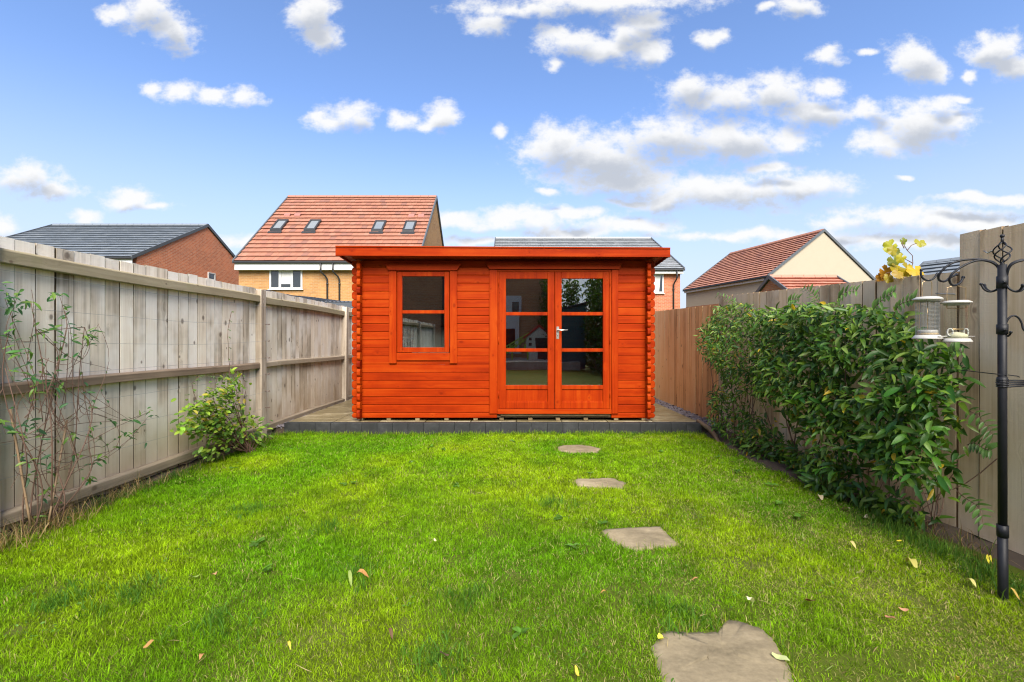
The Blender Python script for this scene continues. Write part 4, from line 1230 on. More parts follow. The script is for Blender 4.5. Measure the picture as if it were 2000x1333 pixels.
# ------------------------------------------------------------------ big climber on the right fence
OUT = [(1388, 600), (1430, 588), (1470, 606), (1515, 604), (1560, 598), (1610, 590), (1660, 596), (1700, 604), (1740, 615), (1785, 640), (1815, 662), (1850, 690), (1872, 720),
       (1880, 760), (1900, 800), (1925, 840), (1922, 880), (1890, 915), (1868, 955), (1860, 1000), (1815, 1018), (1760, 1015), (1700, 1000), (1640, 975), (1570, 945), (1500, 905), (1440, 870), (1408, 830),
       (1402, 780), (1420, 730), (1398, 690), (1384, 645)]
XC = 2.52
outw = [(on_x(px, py, XC).y, on_x(px, py, XC).z) for px, py in OUT]
climb = thing('climber', 'large evergreen climber with dark glossy leaves on the right fence', 'climbing plant', (2.62, 4.1, 0.0))
r = np.random.default_rng(5)
N = 18500
ys_ = r.uniform(2.55, 6.4, N); zs_ = r.uniform(0.02, 1.85, N)
ok = in_poly(ys_, zs_, outw)
ys_, zs_ = ys_[ok], zs_[ok]
# thinner places where the fence shows: measured in the photograph
def gap(px, py, rp):
    p = on_x(px, py, XC); return p.y, p.z, rp * p.y / FPX * 1.3, rp * p.y / FPX
gaps = [gap(1545, 835, 36), gap(1510, 800, 30), gap(1475, 790, 24), gap(1700, 745, 26), gap(1610, 860, 22), gap(1720, 930, 28), gap(1790, 960, 30), gap(1445, 840, 14), gap(1840, 985, 28), gap(1580, 870, 20)]
keep = np.ones(len(ys_))
for (gy_, gz_, ry, rz_) in gaps:
    d = ((ys_ - gy_) / ry) ** 2 + ((zs_ - gz_) / rz_) ** 2
    keep *= np.clip(d * 0.40 - 0.05, 0.02, 1)
clump = vnoise(ys_, zs_, 4.5, 9)
keep *= 0.50 + 0.9 * clump
low_left = np.clip((ys_ - 3.9) * 1.1, 0, 1) * np.clip((1.0 - zs_) * 2.0, 0, 1)
keep *= 1 - 0.30 * low_left * np.clip((zs_ - 0.12) * 5, 0, 1)
keep *= np.where(zs_ > 1.05, 1.25, 1.0)
ok = r.uniform(0, 1, len(ys_)) < keep * 1.15
ys_, zs_, clump, low_left = ys_[ok], zs_[ok], clump[ok], low_left[ok]
n = len(ys_)
bulge = np.clip(0.10 + 0.42 * (0.35 + vnoise(ys_, zs_, 2.6, 17)) * np.sin(np.clip((zs_ + 0.25) / 1.9, 0, 1) * np.pi) ** 0.7, 0.06, 0.58) * (1 - 0.25 * low_left)
xs_ = RX - 0.02 - bulge * r.uniform(0.15, 1.0, n) ** 0.55
pos = np.stack([xs_, ys_, zs_], 1)
dirs = np.stack([r.normal(-0.55, 0.5, n), r.normal(-0.30, 0.65, n), r.normal(-0.22, 0.45, n)], 1)
norm = np.stack([r.normal(-0.55, 0.4, n), r.normal(-0.35, 0.4, n), r.normal(0.75, 0.4, n)], 1)
sizes = r.uniform(0.045, 0.108, n) * np.where(ys_ > 4.6, 0.80, 1.0) * (1 + 0.08 * (3.6 - ys_).clip(-1, 1))
PAL = np.array([(0.036, 0.108, 0.014), (0.052, 0.145, 0.015), (0.026, 0.082, 0.017), (0.078, 0.185, 0.018), (0.040, 0.115, 0.021), (0.125, 0.245, 0.024)])
cols = PAL[r.integers(0, len(PAL), n)] * r.uniform(0.8, 1.25, (n, 1))
young = (r.uniform(0, 1, n) < np.clip((zs_ - 1.05) * 0.9, 0.08, 0.55))
cols[young] = np.array((0.15, 0.25, 0.05)) * r.uniform(0.8, 1.3, (young.sum(), 1))
yel = r.uniform(0, 1, n) < 0.018
cols[yel] = np.array((0.55, 0.42, 0.03)) * r.uniform(0.7, 1.1, (yel.sum(), 1))
# stray shoots that stick out of the outline
shoots = [((1700, 612), (1745, 572)), ((1745, 618), (1785, 585)), ((1440, 594), (1402, 578)), ((1600, 592), (1570, 566)), ((1420, 690), (1378, 655)), ((1420, 740), (1372, 705)), ((1640, 595), (1672, 570)), ((1880, 800), (1938, 850)), ((1870, 960), (1920, 1025)), ((1840, 720), (1880, 690)), ((1890, 870), (1935, 880)), ((1430, 800), (1396, 760)), ((1540, 604), (1560, 585))]
P2, D2, N2, S2, C2 = [], [], [], [], []
rr = random.Random(4)
for si, ((ax, ay), (bx, by)) in enumerate(shoots):
    a = on_x(ax, ay, 2.55); b = on_x(bx, by, 2.50)
    pts = stem_curve(a, b, -0.02, 0.02, 7, rr)
    mb = MB(); mb.tube([p - Vector((2.62, 4.1, 0)) for p in pts], [0.0028 - 0.0002 * k for k in range(8)], 5)
    obj('shoot', mb, M['stem'], climb, (0, 0, 0), rel=False)
    dd = (b - a).normalized()
    for k in range(1, 8):
        for sgn in (-1, 1):
            side = dd.cross(Vector((-1, -0.3, 0.4))).normalized() * sgn
            P2.append(pts[k]); D2.append(dd * 0.5 + side * 0.9 + Vector((-0.2, -0.1, 0.15))); N2.append(Vector((-0.4, -0.4, 0.8)))
            S2.append(rr.uniform(0.04, 0.075)); C2.append(np.array((0.085, 0.185, 0.04)) * rr.uniform(0.6, 1.3))
pos = np.concatenate([pos, np.array(P2)]); dirs = np.concatenate([dirs, np.array(D2)]); norm = np.concatenate([norm, np.array(N2)])
sizes = np.concatenate([sizes, S2]); cols = np.concatenate([cols, C2])
show = sizes / pos[:, 1] * np.clip((RX - pos[:, 0]) / 0.5, 0.1, 1.2)
leafy(climb, 'foliage', pos, dirs, norm, sizes, cols, 296, LANCE, show)
# woody stems
for k in range(16):
    y = rr.uniform(2.9, 5.9)
    a = Vector((2.66 - rr.uniform(0, 0.06), y + rr.uniform(-.2, .2), 0.02)); b = Vector((2.62 - rr.uniform(0, 0.12), y + rr.uniform(-0.5, 0.5), rr.uniform(0.7, 1.45)))
    pts = stem_curve(a, b, 0, 0.09, 12, rr)
    mb = MB(); mb.tube([p - Vector((2.62, 4.1, 0)) for p in pts], [0.007 - 0.0004 * j for j in range(13)], 6)
    obj('stem', mb, M['stem'], climb, (0, 0, 0), rel=False)
for k in range(26):
    y = rr.uniform(2.8, 3.5) if k < 16 else rr.uniform(3.5, 5.8)
    a = Vector((2.60, y, 0.03)); b = Vector((2.64, y + rr.uniform(-0.35, 0.35), rr.uniform(0.15, 0.6)))
    pts = stem_curve(a, b, 0, 0.08, 8, rr)
    mb = MB(); mb.tube([p - Vector((2.62, 4.1, 0)) for p in pts], 0.0028, 5)
    obj('stem', mb, M['stem'], climb, (0, 0, 0), rel=False)
# root that leans over the corner of the paving
mb = MB()
rp = [at(1362, 822, 5.86), at(1385, 838, 5.68), at(1397, 852, 5.55), at(1404, 866, 5.32), at(1420, 874, 5.20), at(1436, 874, 5.15)]
mb.tube(rp, [0.022, 0.030, 0.026, 0.018, 0.012, 0.008], 8)
mb.tube([at(1403, 862, 5.34), at(1415, 872, 5.22), at(1408, 884, 4.98), at(1422, 890, 4.9)], [0.012, 0.010, 0.008, 0.004], 6)
tag(obj('root', mb, M['cane']), 'pale woody root leaning over the right corner of the paving', 'root')

# ------------------------------------------------------------------ thin climber on the left
cl = thing('climber', 'thin straggly climber with bare twigs and few leaves on the left fence', 'climbing plant', (-2.92, 2.9, 0))
clo = Vector(world_loc(cl))
rr = random.Random(21)
P2, D2, N2, S2, C2 = [], [], [], [], []
def left_pt(px, py, X=-2.93):
    Y = FPX * X / (px - 1000.0); return Vector((X, Y, CAM_H + (667.0 - py) * Y / FPX))
main = [((60, 1040), (20, 640)), ((75, 1035), (95, 700)), ((90, 1035), (150, 760)), ((100, 1035), (60, 590)), ((55, 1030), (130, 640)), ((80, 1040), (175, 830)), ((110, 1030), (120, 880)), ((45, 1040), (10, 720)), ((95, 1040), (165, 640)), ((70, 1030), (40, 880))]
tops = []
for a, b in main:
    A = left_pt(a[0], min(a[1], 1046), -2.88 - rr.uniform(0, .06)); A.z = 0.0
    B = left_pt(b[0], b[1], -2.93 - rr.uniform(-.05, .04))
    pts = stem_curve(A, B, 0, 0.10, 12, rr)
    mb = MB(); mb.tube([p - clo for p in pts], [0.0045 - 0.0002 * j for j in range(13)], 6)
    obj('stem', mb, M['stem'], cl, (0, 0, 0), rel=False)
    tops.append(pts)
twig_ends = [(175, 655), (110, 575), (30, 600), (265, 850), (300, 810), (200, 905), (60, 560), (140, 600), (10, 680), (215, 745), (150, 700), (95, 780), (30, 760), (0, 850), (175, 960), (120, 940), (230, 800), (80, 650), (20, 930), (60, 830), (250, 840), (285, 800), (190, 640), (40, 710), (120, 830), (160, 800), (70, 900), (100, 990), (0, 620), (130, 990)]
for k in range(52):
    src = rr.choice(tops); p0 = src[rr.randrange(3, 13)]
    te = twig_ends[k % len(twig_ends)]
    e = left_pt(te[0] + rr.uniform(-25, 25), te[1] + rr.uniform(-25, 25), -2.93 - rr.uniform(-0.12, 0.06))
    if (e - p0).length > 0.75: p0 = e + (p0 - e).normalized() * 0.75
    pts = stem_curve(p0, e, rr.uniform(-0.05, 0.08), 0.07, 9, rr)
    mb = MB(); mb.tube([p - clo for p in pts], [0.0024 - 0.00014 * j for j in range(10)], 5)
    obj('twig', mb, M['stem'], cl, (0, 0, 0), rel=False)
    nl = rr.choice((0, 1, 2, 4, 5)) if k > 8 else 8
    for j in range(nl):
        t = rr.randrange(4, 10)
        P2.append(pts[t]); D2.append((rr.uniform(-.2, 1), rr.uniform(-1, 1), rr.uniform(-.5, .6))); N2.append((rr.uniform(.1, .9), rr.uniform(-.7, .2), .8))
        S2.append(rr.uniform(0.035, 0.070)); C2.append(np.array(rr.choice([(0.04, 0.12, 0.03), (0.06, 0.15, 0.03), (0.035, 0.10, 0.035), (0.10, 0.20, 0.035)])) * rr.uniform(.8, 1.3))
# leaf clusters seen in the photograph
for (px, py, n_, sp) in ((20, 598, 16, 26), (50, 590, 10, 20), (105, 580, 6, 10), (110, 660, 7, 14), (170, 655, 22, 16), (95, 645, 6, 14), (78, 720, 8, 16), (70, 760, 8, 14), (110, 755, 9, 16), (15, 830, 12, 24), (60, 830, 10, 20), (45, 900, 8, 16), (140, 850, 5, 10), (255, 850, 6, 10), (290, 800, 5, 12), (285, 866, 1, 2), (170, 935, 8, 12), (90, 960, 4, 8), (60, 930, 5, 14), (180, 842, 5, 14), (35, 690, 5, 14), (120, 700, 5, 10), (8, 560, 5, 14), (5, 650, 4, 10)):
    for j in range(n_):
        p = left_pt(px + rr.gauss(0, sp * .55), py + rr.gauss(0, sp * .45), -2.90 - rr.uniform(-0.06, 0.06))
        P2.append(p); D2.append((rr.uniform(-.2, 1), rr.uniform(-1, 1), rr.uniform(-.6, .5))); N2.append((rr.uniform(.2, .9), rr.uniform(-.7, .1), .8))
        S2.append(rr.uniform(0.035, 0.068)); C2.append(np.array(rr.choice([(0.035, 0.11, 0.03), (0.05, 0.14, 0.03), (0.03, 0.09, 0.035), (0.12, 0.22, 0.04)])) * rr.uniform(.8, 1.3))
leafy(cl, 'foliage', np.array([list(p) for p in P2]), np.array([list(d) for d in D2]), np.array(N2), np.array(S2), np.array(C2), 290, LANCE)
for (a, b, lab) in (((60, 1028), (20, 800), 'bamboo cane leaning against the left fence, left one of the pair'), ((95, 1020), (131, 822), 'bamboo cane leaning against the left fence, right one of the pair')):
    A = left_pt(a[0], a[1], -2.84); A.z = max(A.z, 0.0); B = left_pt(b[0], b[1], -2.95)
    mb = MB(); pts = [A.lerp(B, t / 8) for t in range(9)]
    mb.tube(pts, 0.0058, 8)
    for t in (2, 4, 6): mb.tube([pts[t] - (B - A) * .004, pts[t] + (B - A) * .004], 0.0070, 8)
    tag(obj('bamboo_cane', mb, M['cane']), lab, 'cane', 'bamboo canes in the left climber')

# ------------------------------------------------------------------ bush by the left post
bu = thing('bush', 'small bright green bush in front of the left fence post', 'bush', (-2.72, 4.75, 0))
buo = Vector(world_loc(bu))
P2, D2, N2, S2, C2 = [], [], [], [], []
lobes = [(430, 800, 34, 34, 4.85), (465, 830, 40, 30, 4.95), (410, 815, 40, 28, 4.7), (380, 835, 32, 18, 4.55), (450, 770, 22, 26, 4.9), (440, 850, 36, 18, 4.85), (360, 838, 16, 10, 4.45), (490, 845, 22, 20, 5.05), (410, 780, 18, 14, 4.8), (455, 745, 10, 14, 4.9), (375, 800, 14, 8, 4.6), (410, 882, 16, 9, 4.65), (505, 850, 12, 12, 5.1)]
wts = [l[2] * l[3] for l in lobes]
stem_pts = []
for k in range(1050):
    l = rr.choices(lobes, wts)[0]
    q1, q2 = rr.gauss(0, .60), rr.gauss(0, .60)
    pxl = l[0] + l[2] * q1
    Y = min(l[4], 2.84 * FPX / (1000 - pxl)) + rr.gauss(0, .08)
    p = at(pxl, l[1] + l[3] * q2, Y)
    if p.x < -2.99: p.x = -2.99 + rr.uniform(0, .1)
    P2.append(p); out_ = (p - Vector((-2.85, 4.95, 0.2)))
    D2.append(out_.normalized() * 0.8 + Vector((rr.uniform(-.4, .8), rr.uniform(-.8, .5), rr.uniform(-.5, .3)))); N2.append((rr.uniform(0, .7), rr.uniform(-.8, 0), .8))
    S2.append(rr.uniform(0.04, 0.075))
    cc = rr.choice([(0.16, 0.29, 0.030), (0.22, 0.36, 0.040), (0.11, 0.22, 0.028), (0.28, 0.41, 0.05), (0.075, 0.16, 0.028)])
    if rr.random() < 0.05: cc = (0.40, 0.34, 0.05)
    C2.append(np.array(cc) * rr.uniform(.8, 1.2))
for l in lobes * 2:
    e = at(l[0] + rr.uniform(-12, 12), l[1] + rr.uniform(-12, 8), min(l[4], 2.86 * FPX / (1000 - l[0])))
    e.x = max(e.x, -2.98)
    pts = stem_curve(Vector((-2.80 + rr.uniform(-.06, .06), 4.85 + rr.uniform(-.08, .08), 0.0)), e, 0, 0.05, 8, rr)
    mb = MB(); mb.tube([p - buo for p in pts], [0.006 - 0.0005 * j for j in range(9)], 5)
    obj('stem', mb, M['stem'], bu, (0, 0, 0), rel=False)
leafy(bu, 'foliage', np.array([list(p) for p in P2]), np.array([list(d) for d in D2]), np.array(N2), np.array(S2), np.array(C2), 280, OVAL)
# spindly shoots above the bush
tw = thing('climber', 'spindly dry shoot with tiny leaves on the left fence above the bush', 'climbing plant', (-2.95, 4.6, 0.3))
two = Vector(world_loc(tw))
P2, D2, N2, S2, C2 = [], [], [], [], []
for pts_ in ([(440, 790), (448, 720), (443, 660), (452, 610)], [(385, 800), (376, 750), (390, 735)], [(480, 790), (478, 745), (470, 730), (440, 742)], [(420, 760), (425, 740), (400, 735)]):
    W_ = [left_pt(a, b, -2.97) for a, b in pts_]
    pts = []
    for a, b in zip(W_[:-1], W_[1:]): pts += [a.lerp(b, t / 3) + Vector((rr.uniform(-.01, .01), 0, rr.uniform(-.008, .008))) for t in range(3)]
    pts.append(W_[-1])
    mb = MB(); mb.tube([p - two for p in pts], 0.0028, 5)
    obj('stem', mb, M['stem'], tw, (0, 0, 0), rel=False)
    for p in pts:
        for j in range(2):
            P2.append(p); D2.append((rr.uniform(0, 1), rr.uniform(-1, 1), rr.uniform(-.4, .5))); N2.append((.6, -.4, .7)); S2.append(rr.uniform(.025, .045))
            C2.append(np.array((0.09, 0.15, 0.04)) * rr.uniform(.7, 1.3))
leafy(tw, 'foliage', np.array([list(p) for p in P2]), np.array([list(d) for d in D2]), np.array(N2), np.array(S2), np.array(C2), 80, LANCE)

# ------------------------------------------------------------------ yellow vine over the right fence
vi = thing('vine', 'yellowing vine shoot with lobed leaves rising over the right fence', 'vine', (2.86, 3.3, 1.55))
vio = Vector(world_loc(vi))
def lobed(seed, S=1.0):
    r_ = random.Random(seed)
    mb = MB(); ctr = mb.bm.verts.new((0.25, 0, 0.03))
    ring = []
    nn = 30
    for k in range(nn):
        a = -math.pi + 2 * math.pi * k / nn
        lob = 0.42 + 0.14 * abs(math.cos(2.5 * a)) + 0.05 * (k % 2) + r_.uniform(-.03, .03)
        if abs(abs(a) - math.pi) < 0.15: lob = 0.12
        ring.append(mb.bm.verts.new((0.25 + lob * math.cos(a), lob * math.sin(a), -0.12 * lob * abs(math.sin(2.5 * a)) + 0.06 * math.sin(a * 2 + seed) - 0.10 * max(0, math.cos(a)))))
    for k in range(nn): mb.bm.faces.new((ctr, ring[k], ring[(k + 1) % nn]))
    return mb
VL = [(1740, 482, 30, 'y'), (1752, 494, 26, 'g'), (1746, 512, 28, 'g'), (1760, 505, 22, 'y'), (1797, 474, 24, 'y'), (1765, 472, 16, 'g'), (1730, 532, 30, 'o'), (1755, 536, 26, 'o'), (1772, 528, 34, 'y'), (1788, 530, 36, 'b'), (1736, 544, 22, 'y'), (1765, 540, 24, 'y'), (1720, 542, 20, 'o'), (1744, 490, 22, 'y'), (1750, 525, 24, 'b')]
VC = {'y': (0.25, 0.225, 0.018), 'g': (0.14, 0.17, 0.018), 'o': (0.30, 0.15, 0.02), 'b': (0.38, 0.28, 0.010)}
for k, (px, py, s_, c_) in enumerate(VL):
    Y = 3.25 + rr.uniform(-.08, .12)
    mb = lobed(k)
    for f in mb.bm.faces: f.smooth = True
    mb.paint(mb.bm.faces, tuple(v * rr.uniform(.85, 1.15) for v in VC[c_]))
    S_ = s_ * Y / FPX * 0.82
    for v in mb.bm.verts: v.co = Vector((v.co.x - .25, v.co.y, v.co.z)) * S_
    o = obj('leaf', mb, M['leaf'], vi, at(px, py, Y))
    o.rotation_euler = (R(55 + rr.uniform(-30, 30)), R(rr.uniform(-40, 40)), R(rr.uniform(-180, 180)))
    o.rotation_euler = Matrix.Rotation(rr.uniform(0, 6.28), 3, 'Y').to_euler()
    m = Matrix.Rotation(R(70 + rr.uniform(-25, 25)), 3, 'X') @ Matrix.Rotation(rr.uniform(-2.5, -0.6), 3, 'Z')
    o.rotation_euler = m.to_euler()
for pts_ in ([(1772, 560), (1778, 535), (1783, 515), (1782, 500), (1772, 490), (1766, 480)], [(1783, 515), (1770, 508), (1758, 503)], [(1772, 490), (1780, 480), (1790, 476)], [(1760, 545), (1745, 530), (1730, 535)], [(1766, 486), (1762, 478), (1764, 471)]):
    mb = MB(); mb.tube([at(a, b, 3.27) - vio for a, b in pts_], [0.0035] + [0.0025] * (len(pts_) - 1), 5)
    obj('stem', mb, M['stem'], vi, (0, 0, 0), rel=False)

# ================================================================== BIRD FEEDER POLE
YP = 2.08
XP = (1957.5 - 1000) * YP / FPX
fz_ = lambda py, Y=YP: CAM_H + (667 - py) * Y / FPX
fx_ = lambda px, Y=YP: (px - 1000) * Y / FPX
pole = thing('bird_feeder_pole', 'black metal bird feeder pole with curled hooks and twisted cage finial', 'feeder pole', (XP, YP, 0))
def lp(px, py, dy=0.0):
    p = at(px, py, YP + dy); return p - Vector((XP, YP, 0))
def smooth_path(pts, n=6):
    """Catmull-Rom through the points"""
    P = [Vector(p) for p in pts]; out_ = []
    for i in range(len(P) - 1):
        p0 = P[max(i - 1, 0)]; p1 = P[i]; p2 = P[i + 1]; p3 = P[min(i + 2, len(P) - 1)]
        for k in range(n):
            t = k / n
            out_.append(0.5 * ((2 * p1) + (-p0 + p2) * t + (2 * p0 - 5 * p1 + 4 * p2 - p3) * t * t + (-p0 + 3 * p1 - 3 * p2 + p3) * t ** 3))
    out_.append(P[-1]); return out_
mb = MB(); lean = 0.006
mb.tube([(0.004, 0, -0.12), (0.002, 0, fz_(1047))], 0.0180, 14); mb.tube([(0.002, 0, fz_(1049)), (0.0015, 0, fz_(1026))], 0.0205, 14)
mb.tube([(0.0015, 0, fz_(1027)), (0, 0, fz_(518))], 0.0160, 14)
obj('pole', mb, M['black_metal'], pole, (0, 0, 0), rel=False)
for py, h, rr_ in ((552, 0.055, 0.020), (644, 0.045, 0.020), (747, 0.045, 0.0185)):
    mb = MB(); mb.tube([(0, 0, fz_(py) - h / 2), (0, 0, fz_(py) + h / 2)], rr_, 14)
    if py < 700: mb.tube([(0.0, -0.018, fz_(py) - 0.004), (-0.03, -0.030, fz_(py) - 0.002)], 0.0045, 8)
    obj('collar', mb, M['black_metal'], pole, (0, 0, 0), rel=False)
# finial: four rods twisted into a cage
mb = MB()
zb, zt_ = fz_(514), fz_(474)
for k in range(4):
    pts = []
    for j in range(17):
        t = j / 16; a = k * math.pi / 2 + t * math.pi * 1.15
        rad = 0.004 + 0.027 * math.sin(math.pi * t) ** 0.9
        pts.append((rad * math.cos(a), rad * math.sin(a), zb + (zt_ - zb) * t))
    mb.tube(pts, 0.0030, 6)
mb.tube([(0, 0, fz_(520)), (0, 0, zb + 0.004)], [0.009, 0.006], 8); mb.tube([(0, 0, zt_ - 0.004), (0, 0, fz_(464))], [0.006, 0.0045], 8)
mb.ball((0, 0, fz_(462)), 0.0085)
obj('finial', mb, M['black_metal'], pole, (0, 0, 0), rel=False)
def z2(x, y): return (1640 + x / 5.553, 440 + y / 5.553)
def arm(path, r, dys, balls=()):
    pts = [lp(*z2(x, y), d) for (x, y), d in zip(path, dys)]
    mb = MB(); sp_ = smooth_path(pts)
    mb.tube(sp_, r, 8)
    for i in balls: mb.ball(tuple(pts[i]), r * 1.55, 10)
    return obj('hook', mb, M['black_metal'], pole, (0, 0, 0), rel=False)
def spread_dy(n, d): return [d * k / (n - 1) for k in range(n)]
DA, DB = 0.16, 0.10
A = [(1748, 640), (1738, 520), (1700, 430), (1610, 388), (1480, 375), (1310, 388), (1180, 438), (1095, 515), (1070, 575), (1095, 610), (1145, 612), (1190, 580), (1240, 552), (1268, 540)]
arm(A, 0.0048, spread_dy(len(A), DA), (13,))
A2 = [(885, 490), (880, 530), (895, 570), (935, 600), (985, 600), (1030, 570), (1060, 525), (1066, 560)]
arm(A2, 0.0044, [DA] * len(A2), (0,))
B = [(1752, 640), (1742, 540), (1712, 455), (1640, 405), (1530, 385), (1420, 408), (1300, 470), (1215, 540), (1190, 600), (1215, 650), (1262, 655), (1310, 625), (1340, 570)]
arm(B, 0.0048, spread_dy(len(B), DB), (12,))
Lh = [(1742, 520), (1742, 640), (1715, 695), (1640, 725), (1575, 705), (1535, 645)]
arm(Lh, 0.0046, spread_dy(len(Lh), 0.05), (5,))
Lh2 = [(1742, 520), (1744, 640), (1718, 690), (1655, 722), (1600, 705), (1570, 655)]
arm(Lh2, 0.0046, spread_dy(len(Lh2), 0.12), (5,))
mir = lambda p: (2 * 1778 - p[0], p[1])
for path, d in ((A[:11], -0.08), (B[:], -0.14)):
    q_ = [mir(p) for p in path]; arm(q_, 0.0048, spread_dy(len(q_), d), (len(q_) - 1,))
for path, d in ((Lh, 0.05), (Lh2, -0.06)):
    q_ = [mir(p) for p in path]; arm(q_, 0.0046, spread_dy(len(q_), d), (5,))
H = [(1790, 1190), (1795, 1110), (1815, 1040), (1850, 1000), (1890, 985), (1940, 1010), (1975, 1070), (1990, 1130), (2020, 1160)]
arm(H, 0.0040, spread_dy(len(H), -0.03), (8,))
H2 = [(1795, 1120), (1800, 1180), (1820, 1208), (1845, 1190), (1856, 1165)]
arm(H2, 0.0040, spread_dy(len(H2), -0.03), (4,))
# --- ties
mb = MB()
a = lp(1951, 747); 
for k in range(5):
    z = fz_(742 + 3.5 * k)
    mb.tube([(0.0 + 0.019 * math.cos(t), 0.019 * math.sin(t), z + 0.001 * math.sin(3 * t)) for t in np.linspace(0, 2 * math.pi, 15)], 0.0026, 5)
mb.tube([(-0.018, -0.008, fz_(749)), (-0.035, -0.012, fz_(751)), (-0.042, -0.012, fz_(747))], 0.0025, 5)
obj('tie', mb, M['black_metal'], pole, (0, 0, 0), rel=False)
mb = MB()
for k in range(4):
    z = fz_(744 + 4.2 * k)
    mb.tube([(XP + 0.017, YP, z), (XP + 0.2, YP + 0.05, z - 0.006 + 0.003 * k), (RX - 0.02, YP + 0.16, z - 0.004)], 0.0042, 6)
tag(obj('strap', mb, M['black_metal']), 'black strap of several cords running from the feeder pole to the right fence', 'strap')
mb = MB()
e = on_x(1838, 720, 2.70)
mb.tube([Vector((XP, YP - 0.018, fz_(733))), Vector((XP - 0.02, YP + 0.0, fz_(732))), Vector((XP, YP, fz_(732))).lerp(e, 0.5) + Vector((0, 0, 0.0)), e], 0.0026, 5)
mb.tube([Vector((XP + 0.015, YP - 0.012, fz_(733))), Vector((XP + 0.05, YP - 0.015, fz_(735))), Vector((XP + 0.062, YP - 0.015, fz_(737)))], 0.0024, 5)
tag(obj('tie_wire', mb, M['black_metal']), 'single thin dark wire tying the feeder pole to the fence above the leaves', 'wire')

# --- feeders
def feeder_hanger(root, px0, px1, ytop, yside, ybot, Y, apex):
    mb = MB()
    p = [at(px, py, Y) - Vector(root.location) for px, py in ((px0, ybot), (px0, yside), (apex[0] - 4, apex[1] + 1), (apex[0], apex[1] - 1), (apex[0] + 4, apex[1] + 1), (px1, yside), (px1, ybot))]
    mb.tube(p, 0.0017, 6)
    obj('hanger', mb, M['brass'], root, (0, 0, 0), rel=False)
Y1 = YP + DA
c1x = fx_(1811.5, Y1)
mf = thing('bird_feeder', 'wire mesh bird feeder with white lid and base hanging from left hook', 'bird feeder', (c1x, Y1, fz_(663, Y1)), 'bird feeders hanging from the pole')
zr = lambda py: fz_(py, Y1) - fz_(663, Y1)
sc1 = Y1 / FPX
feeder_hanger(mf, 1801, 1820, 0, 553, 583, Y1, (1813, 548))
mb = MB(); mb.lathe([(0.0, zr(589)), (20 * sc1, zr(590)), (20 * sc1, zr(587.5)), (23.5 * sc1, zr(587)), (22.5 * sc1, zr(584)), (17 * sc1, zr(581)), (6 * sc1, zr(579.8)), (0, zr(579.6))], 0, 0, 24)
obj('lid', mb, M['white_plastic'], mf, (0, 0, 0), rel=False)
mb = MB(); mb.lathe([(0.0, zr(663)), (23.5 * sc1, zr(663)), (23.5 * sc1, zr(661.5)), (19 * sc1, zr(655.5)), (17 * sc1, zr(655)), (0, zr(655))], 0, 0, 24)
obj('base', mb, M['white_plastic'], mf, (0, 0, 0), rel=False)
mb = MB(); mb.lathe([(0.0, zr(654.8)), (15.5 * sc1, zr(654.8)), (15.5 * sc1, zr(647)), (14.5 * sc1, zr(645.5)), (0, zr(645.5))], 0, 0, 20)
obj('seed_cup', mb, M['white_plastic'], mf, (0, 0, 0), rel=False)
mb = MB(); mb.lathe([(0.0, zr(654.7)), (15.9 * sc1, zr(654.7)), (15.9 * sc1, zr(651.5)), (0, zr(651.0))], 0, 0, 20)
obj('seed', mb, M['seed'], mf, (0, 0, 0), rel=False)
mb = MB(); rm = 18 * sc1
nv_ = 26
for k in range(nv_):
    a = 2 * math.pi * k / nv_
    mb.tube([(rm * math.cos(a), rm * math.sin(a), zr(655)), (rm * math.cos(a), rm * math.sin(a), zr(588))], 0.00055, 4, cap=False)
for k in range(27):
    z = zr(655) + (zr(588) - zr(655)) * k / 26
    mb.tube([(rm * math.cos(t), rm * math.sin(t), z) for t in np.linspace(0, 2 * math.pi, 21)], 0.00055, 4, cap=False)
obj('mesh_cage', mb, M['galv'], mf, (0, 0, 0), rel=False)
mb = MB(); mb.tube([(0, 0, zr(645)), (0, 0, zr(589))], 0.0016, 6); mb.tube([(0.008, -0.01, zr(592)), (0.018, -0.02, zr(593))], 0.003, 6)
obj('rod', mb, M['brass'], mf, (0, 0, 0), rel=False)

Y2 = YP + DB
c2x = fx_(1868, Y2)
sf = thing('bird_feeder', 'clear tube seed feeder with white lid, perches and base on right hook', 'bird feeder', (c2x, Y2, fz_(669, Y2)), 'bird feeders hanging from the pole')
zr2 = lambda py: fz_(py, Y2) - fz_(669, Y2)
sc2 = Y2 / FPX
feeder_hanger(sf, 1849.5, 1886.5, 0, 563, 602, Y2, (1866, 558))
mb = MB(); mb.lathe([(0.0, zr2(596)), (18.5 * sc2, zr2(597)), (18.5 * sc2, zr2(594)), (23.5 * sc2, zr2(593)), (22.5 * sc2, zr2(591)), (17 * sc2, zr2(588.2)), (0, zr2(587.7))], 0, 0, 24)
obj('lid', mb, M['white_plastic'], sf, (0, 0, 0), rel=False)
mb = MB(); mb.lathe([(0.0, zr2(669)), (23 * sc2, zr2(669)), (23 * sc2, zr2(667.5)), (19.5 * sc2, zr2(662)), (0, zr2(661.5))], 0, 0, 24)
obj('base', mb, M['white_plastic'], sf, (0, 0, 0), rel=False)
mb = MB()
n = 28; r0 = 17.5 * sc2
ra = [mb.bm.verts.new((r0 * math.cos(2 * math.pi * k / n), r0 * math.sin(2 * math.pi * k / n), zr2(661.4))) for k in range(n)]
rb = [mb.bm.verts.new((r0 * math.cos(2 * math.pi * k / n), r0 * math.sin(2 * math.pi * k / n), zr2(596.5))) for k in range(n)]
for k in range(n): mb.bm.faces.new((ra[k], ra[(k + 1) % n], rb[(k + 1) % n], rb[k])).smooth = True
obj('tube', mb, M['clear'], sf, (0, 0, 0), rel=False)
